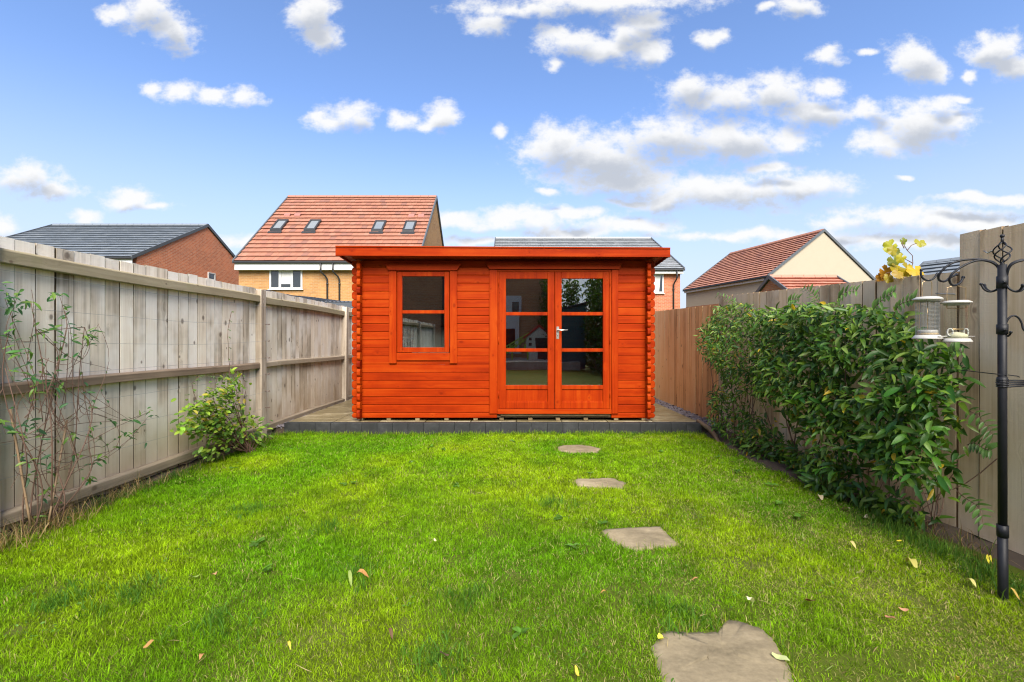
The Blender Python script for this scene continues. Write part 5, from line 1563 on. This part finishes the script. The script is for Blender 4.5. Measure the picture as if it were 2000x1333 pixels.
mb = MB(); mb.lathe([(0.0, zr2(661.3)), (16.5 * sc2, zr2(661.3)), (16.5 * sc2, zr2(655)), (9 * sc2, zr2(651)), (0, zr2(649))], 0, 0, 20)
obj('seed', mb, M['seed_pale'], sf, (0, 0, 0), rel=False)
mb = MB()
for sgn in (-1, 1):
    mb.tube([(sgn * 14 * sc2, 0, zr2(657.8)), (sgn * 36 * sc2, 0, zr2(658))], 0.0022, 6)
obj('perch', mb, M['white_plastic'], sf, (0, 0, 0), rel=False)
for sgn, tilt in ((-1, 0.6), (1, 0.2)):
    mb = MB(); R_ = 0.0125
    cxp = sgn * 15.5 * sc2
    mb.tube([(cxp + math.cos(t) * R_ * (0.6 if sgn < 0 else .35), -0.008 - math.cos(t) * R_ * .5, zr2(650) + math.sin(t) * R_ * 1.35) for t in np.linspace(0, 2 * math.pi, 17)], 0.0035, 6)
    obj('port', mb, M['white_plastic'], sf, (0, 0, 0), rel=False)
mb = MB(); mb.tube([(-19 * sc2, 0, zr2(603)), (19 * sc2, 0, zr2(603))], 0.0016, 5); mb.tube([(-16 * sc2, 0, zr2(644)), (16 * sc2, 0, zr2(644))], 0.0035, 6)
obj('wire', mb, M['brass'], sf, (0, 0, 0), rel=False)
# screw eyes on the right fence
for pts_, lab in (([(1922, 491), (1929, 495), (1936, 492), (1938, 490)], 'small metal screw hook high on the tall right fence panel'), ([(1828, 574), (1840, 575), (1855, 575), (1866, 575.5)], 'grey metal vine eye sticking out of the fence behind the feeders')):
    mb = MB(); mb.tube([on_x(a, b, 2.725 - 0.02 * (i % 2)) for i, (a, b) in enumerate(pts_)], 0.0035, 6)
    tag(obj('screw_hook' if 'hook' in lab else 'vine_eye', mb, M['galv']), lab, 'hook')

# ================================================================== FALLEN LEAVES
FL = [(838, 1119, 24, (0.42, 0.26, 0.13), 'pale brown fallen leaf on the grass in the middle left of the lawn'),
      (410, 1118 + 0, 0, None, None),
      (708, 1119, 24, (0.38, 0.16, 0.06), 'russet fallen leaf beside a broad weed in the middle of the lawn'),
      (684, 1126, 26, (0.20, 0.30, 0.07), 'green fallen leaf lying just left of the russet one'),
      (378, 1124, 22, (0.18, 0.27, 0.06), 'green fallen leaf just left of the pale brown leaf'),
      (850, 1054, 10, (0.60, 0.46, 0.25), 'tiny pale leaf on the lawn left of the third stepping stone'),
      (290, 1258, 18, (0.32, 0.18, 0.06), 'brown fallen leaf low on the left of the lawn'),
      (394, 1279, 20, (0.38, 0.22, 0.08), 'brown curled leaf near the bottom left of the lawn'),
      (565, 1258, 18, (0.60, 0.50, 0.05), 'small bright yellow leaf near the bottom of the lawn'),
      (763, 1236, 22, (0.10, 0.05, 0.03), 'dark brown leaf standing in the grass low in the middle'),
      (868, 1275, 22, (0.09, 0.05, 0.035), 'dark brown leaf low in the middle, right one of the dark pair'),
      (1290, 1239, 22, (0.62, 0.62, 0.06), 'yellow leaf on the left corner of the largest stepping stone'),
      (1525, 1275, 34, (0.42, 0.50, 0.22), 'pale green long leaf on the right rim of the largest stepping stone'),
      (1357, 1130, 14, (0.42, 0.20, 0.09), 'small orange brown leaf between the two nearest stepping stones'),
      (1180, 1158, 16, (0.42, 0.20, 0.06), 'orange brown leaf left of the largest stepping stone'),
      (1466, 1171, 26, (0.62, 0.58, 0.36), 'pale cream leaf above the largest stepping stone'),
      (1582, 1172, 26, (0.16, 0.06, 0.035), 'dark reddish leaf right of the largest stepping stone'),
      (1677, 1114, 16, (0.65, 0.60, 0.35), 'cream leaf on the lawn before the climber'),
      (1756, 1054, 16, (0.60, 0.50, 0.04), 'yellow leaf on the grass below the climber'),
      (1932, 1092, 24, (0.62, 0.52, 0.04), 'yellow leaf on the grass just left of the feeder pole'),
      (1780, 1098, 30, (0.36, 0.32, 0.08), 'mottled olive leaf on the lawn before the feeder pole'),
      (1897, 1137, 18, (0.52, 0.48, 0.16), 'small yellow green leaf left of the foot of the feeder pole'),
      (1984, 1158, 18, (0.60, 0.46, 0.10), 'yellow leaf right of the foot of the feeder pole'),
      (1708, 1008, 22, (0.60, 0.50, 0.24), 'curled straw coloured leaf standing at the foot of the climber'),
      (1690, 1008, 18, (0.52, 0.45, 0.30), 'pale leaf at the foot of the climber, left of the curled one'),
      (1650, 992, 22, (0.46, 0.38, 0.22), 'straw leaf under the middle of the climber'),
      (1602, 972, 18, (0.48, 0.40, 0.25), 'small pale leaf under the left half of the climber'),
      (1665, 1062, 16, (0.50, 0.46, 0.16), 'dull yellow leaf on the grass left of the yellow one'),
      (1870, 1324, 24, (0.55, 0.42, 0.06), 'orange yellow leaf at the bottom right of the lawn'),
      (1127, 1310, 22, (0.62, 0.50, 0.05), 'yellow leaf near the bottom, left of the largest stepping stone'),
      (1765, 1188, 18, (0.48, 0.27, 0.14), 'small tan leaf on the worn grass right of the largest stone'),
      (1738, 1205, 18, (0.40, 0.20, 0.11), 'reddish tan leaf on the worn grass, left of the small tan one'),
      (1512, 1280, 0, None, None)]
rr = random.Random(77)
for k, (px, py, s_, c_, lab) in enumerate(FL):
    if not lab: continue
    if px == 838: px = 419
    p = on_ground(px, py, 0.035)
    v, f = (OVAL + LANCE[:2])[k % 5]
    S_ = s_ * p.y / FPX * 1.0
    v = v * S_; v[:, 0] -= 0.45 * S_
    v[:, 2] += 0.25 * S_ * np.sin(v[:, 0] / S_ * 4 + k)
    me = np_mesh('fallen_leaf', v, f.ravel(), np.full(len(f), 4), M['leaf_dry'], np.tile(np.array(c_), (len(v), 1)), True)
    on_stone = any(in_poly(np.array([p.x]), np.array([p.y]), poly)[0] for poly in stone_polys)
    z = 0.026 if on_stone else 0.034
    o = obj('fallen_leaf', me, None, None, (p.x, p.y, z))
    o.rotation_euler = (R(rr.uniform(-10, 14)), R(rr.uniform(-10, 10)), R(rr.uniform(-90, 90)) if px != 1525 else R(-40))
    tag(o, lab, 'leaf', 'fallen leaves on the lawn')

# ================================================================== GRASS
def grass_layer(name, n_target, bounds, dens_fn, hgt, wid, seed, lean=0.75):
    r = np.random.default_rng(seed)
    x = r.uniform(bounds[0], bounds[1], n_target); y = r.uniform(bounds[2], bounds[3], n_target)
    k = np.abs(x) < y * 1.125 + 0.75
    k &= r.uniform(0, 1, n_target) < dens_fn(x, y)
    for poly in stone_polys:
        c = np.mean(poly, 0); shr = [(c + (np.array(p) - c) * 0.97) for p in poly]
        k &= ~(in_poly(x, y, shr) & ~((vnoise(x, y, 40.0, 5) > 0.80) & ~in_poly(x, y, [c + (np.array(p) - c) * 0.93 for p in poly])))
    x, y = x[k], y[k]; n = len(x)
    z = lawn_z(x, y) - 0.008
    patch = vnoise(x, y, 1.6, 41); tuft = vnoise(x, y, 9.0, 43); mid = vnoise(x, y, 4.0, 47)
    worn = np.clip((x - 0.0) * 0.42 + (2.9 - y) * 0.28, 0, 1) * vnoise(x, y, 6.0, 51)
    h = hgt * (0.55 + 0.55 * tuft + 0.35 * mid) * r.uniform(0.55, 1.25, n) * (1 - 0.35 * worn)
    w = wid * r.uniform(0.7, 1.3, n) * (0.8 + 0.25 * y / 3)
    flow = vnoise(x, y, 2.7, 61) * 12.0
    az = flow + r.normal(0, 2.2, n)
    ln = np.abs(r.normal(lean, 0.5, n)) + 0.05 + 0.5 * worn
    dxy = np.stack([np.cos(az), np.sin(az)], 1)
    fa = r.uniform(0, np.pi, n)
    sx, sy = np.cos(fa) * w / 2, np.sin(fa) * w / 2
    v = np.zeros((n, 5, 3))
    m1 = 0.55
    for i, (t, ww) in enumerate(((0, 1), (0, -1), (m1, 0.8), (m1, -0.8), (1.0, 0))):
        bend = (t ** 1.7) * np.sin(ln)
        up_ = t * np.cos(ln * t)
        v[:, i, 0] = x + dxy[:, 0] * bend * h + ww * sx
        v[:, i, 1] = y + dxy[:, 1] * bend * h + ww * sy
        v[:, i, 2] = z + up_ * h
    base = (np.arange(n) * 5)[:, None]
    quads = base + np.array([0, 1, 3, 2]); tris = base + np.array([2, 3, 4])
    flat = np.concatenate([quads, tris], 1).ravel()
    sizes = np.tile([4, 3], n)
    g1 = np.array((0.112, 0.258, 0.004)); g2 = np.array((0.222, 0.332, 0.006)); g3 = np.array((0.060, 0.170, 0.004)); straw = np.array((0.46, 0.40, 0.17))
    a = np.clip((patch - 0.25) * 1.6, 0, 1)[:, None]
    c = g1 * (1 - a) + g2 * a
    dk = (np.clip((vnoise(x, y, 3.4, 71) - 0.55) * 3.0, 0, 1) * 0.5)[:, None]
    c = c * (1 - dk) + g3 * dk
    fine_ = 0.62 + 0.5 * vnoise(x, y, 16.0, 141) + 0.32 * vnoise(x, y, 38.0, 143)
    c *= (0.35 + 1.15 * r.uniform(0, 1, (n, 1)) ** 0.9) * fine_[:, None] * 1.1
    st = r.uniform(0, 1, n) < 0.028 + 0.30 * worn + 0.10 * np.clip(vnoise(x, y, 2.2, 81) - 0.55, 0, 1) * 2
    c[st] = straw * r.uniform(0.6, 1.1, (st.sum(), 1))
    o = obj(name, np_mesh(name, v.reshape(-1, 3), flat, sizes, M['grass'], np.repeat(c, 5, 0)), None, kind='stuff')
    return o, n
edge = lambda x: np.where((x > -3.0) & (x < 2.42), 1.0, 0.25)
bare = lambda x, y: 0.35 + 0.65 * (vnoise(x, y, 6.5, 91) > 0.16 + 0.22 * np.clip((x - 0.4) * 0.4 + (2.6 - y) * 0.2, 0, 1))
tot = 0
for nm, nt_, b, d, hh, ww, sd in (
        ('grass', 230000, (-3.02, 2.55, 1.05, 2.30), lambda x, y: edge(x) * bare(x, y), 0.030, 0.0024, 101),
        ('grass', 270000, (-3.03, 2.50, 2.30, 3.70), lambda x, y: edge(x) * bare(x, y), 0.030, 0.0031, 102),
        ('grass', 270000, (-3.03, 2.46, 3.70, 5.78), lambda x, y: edge(x) * bare(x, y), 0.030, 0.0044, 103)):
    o, n = grass_layer(nm, nt_, b, d, hh, ww, sd); tot += n
# longer tufts: along the paving, round the stones, by the fences
def tufts(name, pts, per, hgt, wid, spread, seed, cols, lean=0.5):
    r = np.random.default_rng(seed)
    P = np.repeat(np.array(pts), per, 0); n = len(P)
    x = P[:, 0] + r.normal(0, spread, n); y = P[:, 1] + r.normal(0, spread, n); z = lawn_z(x, y) - 0.005
    h = hgt * r.uniform(0.4, 1.2, n); w = wid * r.uniform(.7, 1.3, n); az = r.uniform(0, 6.28, n); ln = np.abs(r.normal(lean, .4, n)); fa = r.uniform(0, np.pi, n)
    v = np.zeros((n, 5, 3))
    for i, (t, ww) in enumerate(((0, 1), (0, -1), (.55, .8), (.55, -.8), (1.0, 0))):
        bend = (t ** 1.7) * np.sin(ln)
        v[:, i, 0] = x + np.cos(az) * bend * h + ww * np.cos(fa) * w / 2; v[:, i, 1] = y + np.sin(az) * bend * h + ww * np.sin(fa) * w / 2; v[:, i, 2] = z + t * np.cos(ln * t) * h
    base = (np.arange(n) * 5)[:, None]
    flat = np.concatenate([base + np.array([0, 1, 3, 2]), base + np.array([2, 3, 4])], 1).ravel()
    c = np.array(cols)[r.integers(0, len(cols), n)] * r.uniform(.7, 1.3, (n, 1))
    keep = np.ones(n, bool)
    return obj(name, np_mesh(name, v.reshape(-1, 3), flat, np.tile([4, 3], n), M['grass'], np.repeat(c, 5, 0)), None, kind='stuff')
GC = [(0.14, 0.24, 0.015), (0.22, 0.30, 0.02), (0.07, 0.16, 0.012)]
r = np.random.default_rng(8)
tufts('edge_grass', [(x, SLAB_Y - 0.03 - abs(r.normal(0, .03))) for x in r.uniform(-2.9, 2.4, 260)], 16, 0.065, 0.005, 0.03, 1, GC)
tufts('edge_grass', [(-2.98 + abs(r.normal(0, .05)), y) for y in r.uniform(1.9, 5.7, 150)], 14, 0.085, 0.004, 0.03, 2, [(0.05, 0.12, 0.02), (0.09, 0.17, 0.03), (0.30, 0.25, 0.11)])
tufts('edge_grass', [(2.42 - abs(r.normal(0, .07)), y) for y in r.uniform(1.6, 3.2, 120)], 14, 0.085, 0.004, 0.04, 3, [(0.05, 0.13, 0.02), (0.08, 0.17, 0.02), (0.12, 0.22, 0.03)])
rim = []
for poly in stone_polys:
    P = np.array(poly); c = P.mean(0)
    for i in range(len(P)):
        a, b = P[i], P[(i + 1) % len(P)]
        m = max(1, int(np.linalg.norm(b - a) / 0.03))
        for t in range(m):
            p = a + (b - a) * t / m
            rim.append(tuple(c + (p - c) * 1.03 + (p - c) / np.linalg.norm(p - c) * 0.01))
tufts('edge_grass', rim, 8, 0.050, 0.0032, 0.012, 4, GC + [(0.35, 0.33, 0.12)])
big = [on_ground(px, py) for px, py in ((905, 1160), (690, 1120), (420, 1230), (130, 1180), (860, 1290), (1340, 1205), (470, 1000), (640, 1035), (255, 1165), (1080, 985))]
tufts('coarse_grass', [(p.x + r.normal(0, .08), p.y + r.normal(0, .06)) for p in big for _ in range(16)], 14, 0.075, 0.0036, 0.022, 5, [(0.06, 0.16, 0.018), (0.10, 0.21, 0.02)], 0.7)
# dry straw below the left climber
tufts('dry_grass', [(-2.88 + r.normal(0, .07), 2.75 + r.normal(0, .22)) for _ in range(60)] + [(-2.93 + r.normal(0, .03), 3.45 + r.normal(0, .1)) for _ in range(16)], 9, 0.17, 0.0035, 0.03, 6, [(0.34, 0.24, 0.11), (0.24, 0.16, 0.08), (0.42, 0.33, 0.17), (0.10, 0.12, 0.03)], 0.8)
tufts('dry_grass', [(2.55 + r.normal(0, .06), y) for y in r.uniform(2.2, 3.3, 40)], 8, 0.11, 0.003, 0.03, 7, [(0.14, 0.09, 0.05), (0.08, 0.12, 0.02), (0.26, 0.18, 0.09)], 0.9)
# clover and small broad leaved weeds among the blades
r = np.random.default_rng(31)
P_, D_, N_, S_, C_ = [], [], [], [], []
for k in range(150):
    y0 = r.uniform(1.5, 5.5); x0 = r.uniform(-2.6, 2.2)
    if abs(x0) > y0 * 1.15: continue
    if any(in_poly(np.array([x0]), np.array([y0]), [tuple(np.mean(p, 0) + (np.array(q_) - np.mean(p, 0)) * 1.1) for q_ in p])[0] for p in stone_polys): continue
    z0 = float(lawn_z(np.array(x0), np.array(y0)))
    big_ = r.uniform() < 0.10
    for j in range(int(r.integers(5, 9)) if big_ else int(r.integers(6, 16))):
        a = r.uniform(0, 6.28)
        sp = 0.0 if big_ else 0.05
        P_.append((x0 + r.normal(0, sp), y0 + r.normal(0, sp), z0 + (0.012 if big_ else 0.020) + r.uniform(0, .006)))
        D_.append((math.cos(a), math.sin(a), r.uniform(0.1, 0.6) if big_ else r.uniform(-.1, .2))); N_.append((r.normal(0, .3), r.normal(0, .3), 1.0))
        S_.append(r.uniform(0.035, 0.06) if big_ else r.uniform(0.010, 0.018)); C_.append(np.array((0.075, 0.20, 0.022)) * r.uniform(.7, 1.4))
def leaf_mass(name, P_, D_, N_, S_, C_, variants, mat):
    Rm = frames(np.array(D_, float), np.array(N_, float)); V_, F_, K_ = [], [], []; off = 0
    for i in range(len(P_)):
        v, f = variants[i % len(variants)]
        V_.append((v * S_[i]) @ Rm[i].T + np.array(P_[i])); F_.append(f + off); off += len(v); K_.append(np.tile(C_[i], (len(v), 1)))
    F = np.concatenate(F_)
    return obj(name, np_mesh(name, np.concatenate(V_), F.ravel(), np.full(len(F), 4), mat, np.concatenate(K_), True), None, kind='stuff')
leaf_mass('clover', P_, D_, N_, S_, C_, OVAL, M['leaf'])
# dry clippings scattered on the worn side, on the stones and along the fence
P_, D_, N_, S_, C_ = [], [], [], [], []
STRIP = [leaf_verts(1.0, 0.07, 0.2, c_, 3) for c_ in (0.1, 0.3, -0.2)]
for k in range(1500):
    y0 = r.uniform(1.45, 4.2); x0 = r.uniform(-1.8, 2.4)
    if r.uniform() > 0.25 + 0.35 * max(0, x0): continue
    z0 = float(lawn_z(np.array(x0), np.array(y0))); a = r.uniform(0, 6.28)
    ons = any(in_poly(np.array([x0]), np.array([y0]), p)[0] for p in stone_polys)
    if ons and r.uniform() < 0.5: continue
    P_.append((x0, y0, z0 + (0.012 if ons else r.uniform(.012, .03)))); D_.append((math.cos(a), math.sin(a), 0.0 if ons else r.uniform(-.3, .3))); N_.append((0.1, 0, 1.0))
    S_.append(r.uniform(.02, .06)); C_.append(np.array([(0.42, 0.34, 0.16), (0.30, 0.22, 0.10), (0.12, 0.07, 0.04), (0.22, 0.30, 0.08)][int(r.integers(0, 4))]) * r.uniform(.7, 1.2))
leaf_mass('clippings', P_, D_, N_, S_, C_, STRIP, M['leaf_dry'])

# ================================================================== BEHIND THE VIEWER (seen in the cabin's glass)
mb = MB(); mb.box(LX + 0.05, RX, -14, -6.3, -0.1, 0.30)
obj('rear_patio', mb, M['patio_old'], kind='structure')
own = thing('house', 'buff brick house rear wall with white door, reflected in cabin glass', 'house', (-4, -10.4, 0.3))
mb = MB(); mb.box(-9.0, 1.95, -14.5, -10.4, 0.0, 5.3)
obj('wall', mb, M['brick_own'], own, (0, 0, 0))
mb = MB(); mb.poly_prism([(-9.3, -10.0, 5.25), (2.2, -10.0, 5.25), (2.0, -12.5, 7.2), (-9.3, -12.5, 7.2)], (0, -0.2, 0.05)); mb.poly_prism([(-9.3, -12.5, 7.2), (2.0, -12.5, 7.2), (2.2, -15, 5.25), (-9.3, -15, 5.25)], (0, 0.2, 0.05))
obj('roof', mb, M['dark_trim'], own, (0, 0, 0))
# white door with a small window, and pipe
mb = MB(); mb.box(-0.95, 0.25, -0.06, 0.06, 0, 2.85); 
dr_ = obj('door', mb, M['upvc'], own, (0.15, -10.36, 0.5))
mb = MB(); mb.box(-0.20, 0.12, 0, 0.02, 2.05, 2.55); obj('pane', mb, M['far_glass'], dr_, (0, 0.062, 0), rel=False)
mb = MB(); mb.box(-0.90, 0.05, 0, 0.02, 0.1, 1.25); obj('pane', mb, M['far_glass'], dr_, (0, 0.062, 0), rel=False)
for x in (-2.55, -3.35):
    mb = MB(); mb.tube([(x, -10.3, 5.2), (x, -10.3, 0.3)], 0.06, 8); obj('downpipe', mb, M['black_plastic'], own, (0, 0, 0))
ph = thing('playhouse', 'cream plastic playhouse with red roof on the rear patio, reflected in the door glass', 'playhouse', (1.25, -8.2, 0.30))
mb = MB(); mb.poly_prism([(-0.55, 0, 0), (0.55, 0, 0), (0.55, 0, 1.0), (0, 0, 1.45), (-0.55, 0, 1.0)], (0, -0.9, 0)); obj('wall', mb, M['cream_plastic'], ph, (0, 0, 0), rel=False)
for sgn in (-1, 1):
    mb = MB(); mb.poly_prism([(0, 0.06, 1.47), (sgn * 0.68, 0.06, 0.94), (sgn * 0.68, 0.06, 1.02), (0, 0.06, 1.57)], (0, -1.0, 0)); obj('roof', mb, M['red_plastic'], ph, (0, 0, 0), rel=False)
mb = MB(); mb.box(-0.16, 0.45, 0.0, 0.012, 0.02, 0.98); obj('doorway', mb, M['black_plastic'], ph, (0, 0, 0), rel=False)
for z in (0.62, 0.86):
    mb = MB(); mb.box(-0.45, -0.33, 0, 0.012, z, z + 0.13); obj('window', mb, M['black_plastic'], ph, (0, 0, 0), rel=False)
sl = thing('slide', 'lime green lattice toy climbing frame beside the playhouse in the reflection', 'toy', (0.15, -8.3, 0.3))
mb = MB()
for k in range(7):
    mb.tube([(-0.5 + k * .16, 0, 0.25 + k * .1), (-0.35 + k * .16, 0, 0.50 + k * .1)], 0.02, 6); mb.tube([(-0.5 + k * .16, 0, 0.50 + k * .1), (-0.35 + k * .16, 0, 0.25 + k * .1)], 0.02, 6)
mb.tube([(-0.55, 0, 0.22), (0.68, 0, 1.0)], 0.03, 6); mb.tube([(-0.55, 0, 0.48), (0.68, 0, 1.24)], 0.03, 6)
for x in (-0.2, 0.5): mb.tube([(x, 0, 0), (x, 0, 0.7)], 0.035, 6)
obj('frame', mb, M['lime_plastic'], sl, (0, 0, 0), rel=False)
sh = thing('shed', 'dark teal metal shed by the hedge, reflected in the right door', 'shed', (2.55, -6.9, 0.3))
mb = MB(); mb.poly_prism([(-0.55, 0, -0.3), (0.5, 0, -0.3), (0.5, 0, 2.45), (-0.55, 0, 2.2)], (0, -1.3, 0)); obj('wall', mb, M['teal'], sh, (0, 0, 0), rel=False)
mb = MB(); mb.poly_prism([(-0.63, 0.08, 2.21), (0.56, 0.08, 2.49), (0.56, 0.08, 2.55), (-0.63, 0.08, 2.27)], (0, -1.46, 0)); obj('roof', mb, M['canopy'], sh, (0, 0, 0), rel=False)
so = thing('wicker_chair', 'dark wicker chair with pale grey throw inside the cabin, seen through left window', 'chair', (-1.30, 7.1, 0.2005))
mb = MB()
seat = [(0.42 * math.cos(t), 0.36 * math.sin(t), 0.0) for t in np.linspace(0, 2 * math.pi, 25)]
for z, k in ((0.46, 1.0), (0.40, 0.97)): mb.tube([(p[0] * k, p[1] * k, z) for p in seat], 0.018, 6)
for i in range(0, 24, 2):
    mb.tube([(seat[i][0] * .96, seat[i][1] * .96, 0.40), (seat[i][0] * .8, seat[i][1] * .8, 0.0)], 0.010, 5)
for i in range(25):
    t = math.pi * i / 24
    mb.tube([(0.42 * math.cos(t), 0.36 * math.sin(t), 0.46), (0.52 * math.cos(t), 0.44 * math.sin(t), 0.86 + 0.20 * math.sin(t))], 0.008, 5)
mb.tube([(0.52 * math.cos(t), 0.44 * math.sin(t), 0.86 + 0.20 * math.sin(t)) for t in np.linspace(0, math.pi, 21)], 0.022, 6)
obj('frame', mb, M['canopy'], so, (0, 0, 0), rel=False)
mb = MB(); mb.box(-0.34, 0.34, -0.28, 0.26, 0.47, 0.60, bevel=.04); obj('cushion', mb, M['fabric'], so, (0, 0, 0), rel=False)
mb = MB()
G = [[mb.bm.verts.new((-0.30 + 0.075 * i, 0.40 - 0.30 * abs(j - 3) / 3 * (1 if j < 3 else .4) + 0.02 * math.sin(i * 2.1), 0.62 + 0.58 * (1 - abs(j - 3) / 3.0) + 0.02 * math.sin(i * 1.7 + j))) for j in range(7)] for i in range(9)]
for i in range(8):
    for j in range(6): mb.bm.faces.new((G[i][j], G[i + 1][j], G[i + 1][j + 1], G[i][j + 1])).smooth = True
obj('throw', mb, M['blind'], so, (0, 0, 0), rel=False)
hd_ = thing('hedge', 'dense dark green hedge along the right, reflected in the right door', 'hedge', (2.9, -5.0, 0.0))
r = np.random.default_rng(3); n = 9500
ex, ey, ez = r.uniform(-1, 1, n), r.uniform(-1, 1, n), r.uniform(0, 1, n)
pos = np.stack([3.05 + 0.75 * (ey > -0.35) + 0.75 * np.sign(ex) * np.abs(ex) ** 0.5 + r.normal(0, .1, n) - 0.9 * (ey < -0.45), -6.2 + 3.8 * ey, ez ** 0.7 * (3.55 + 0.6 * vnoise(ey * 3, ez, 2.0, 5))], 1)
leafy(hd_, 'foliage', pos, r.normal(0, 1, (n, 3)), r.normal(0, 1, (n, 3)) + np.array([0, .3, .6]), r.uniform(.10, .2, n), np.array((0.035, 0.085, 0.022)) * r.uniform(.7, 1.4, (n, 1)), 0, OVAL)
mb = MB(); mb.box(3.45, 4.2, -9.6, -2.7, 0.0, 2.6)
obj('core', mb, M['soil'], hd_, (0, 0, 0))
print('grass blades', tot)
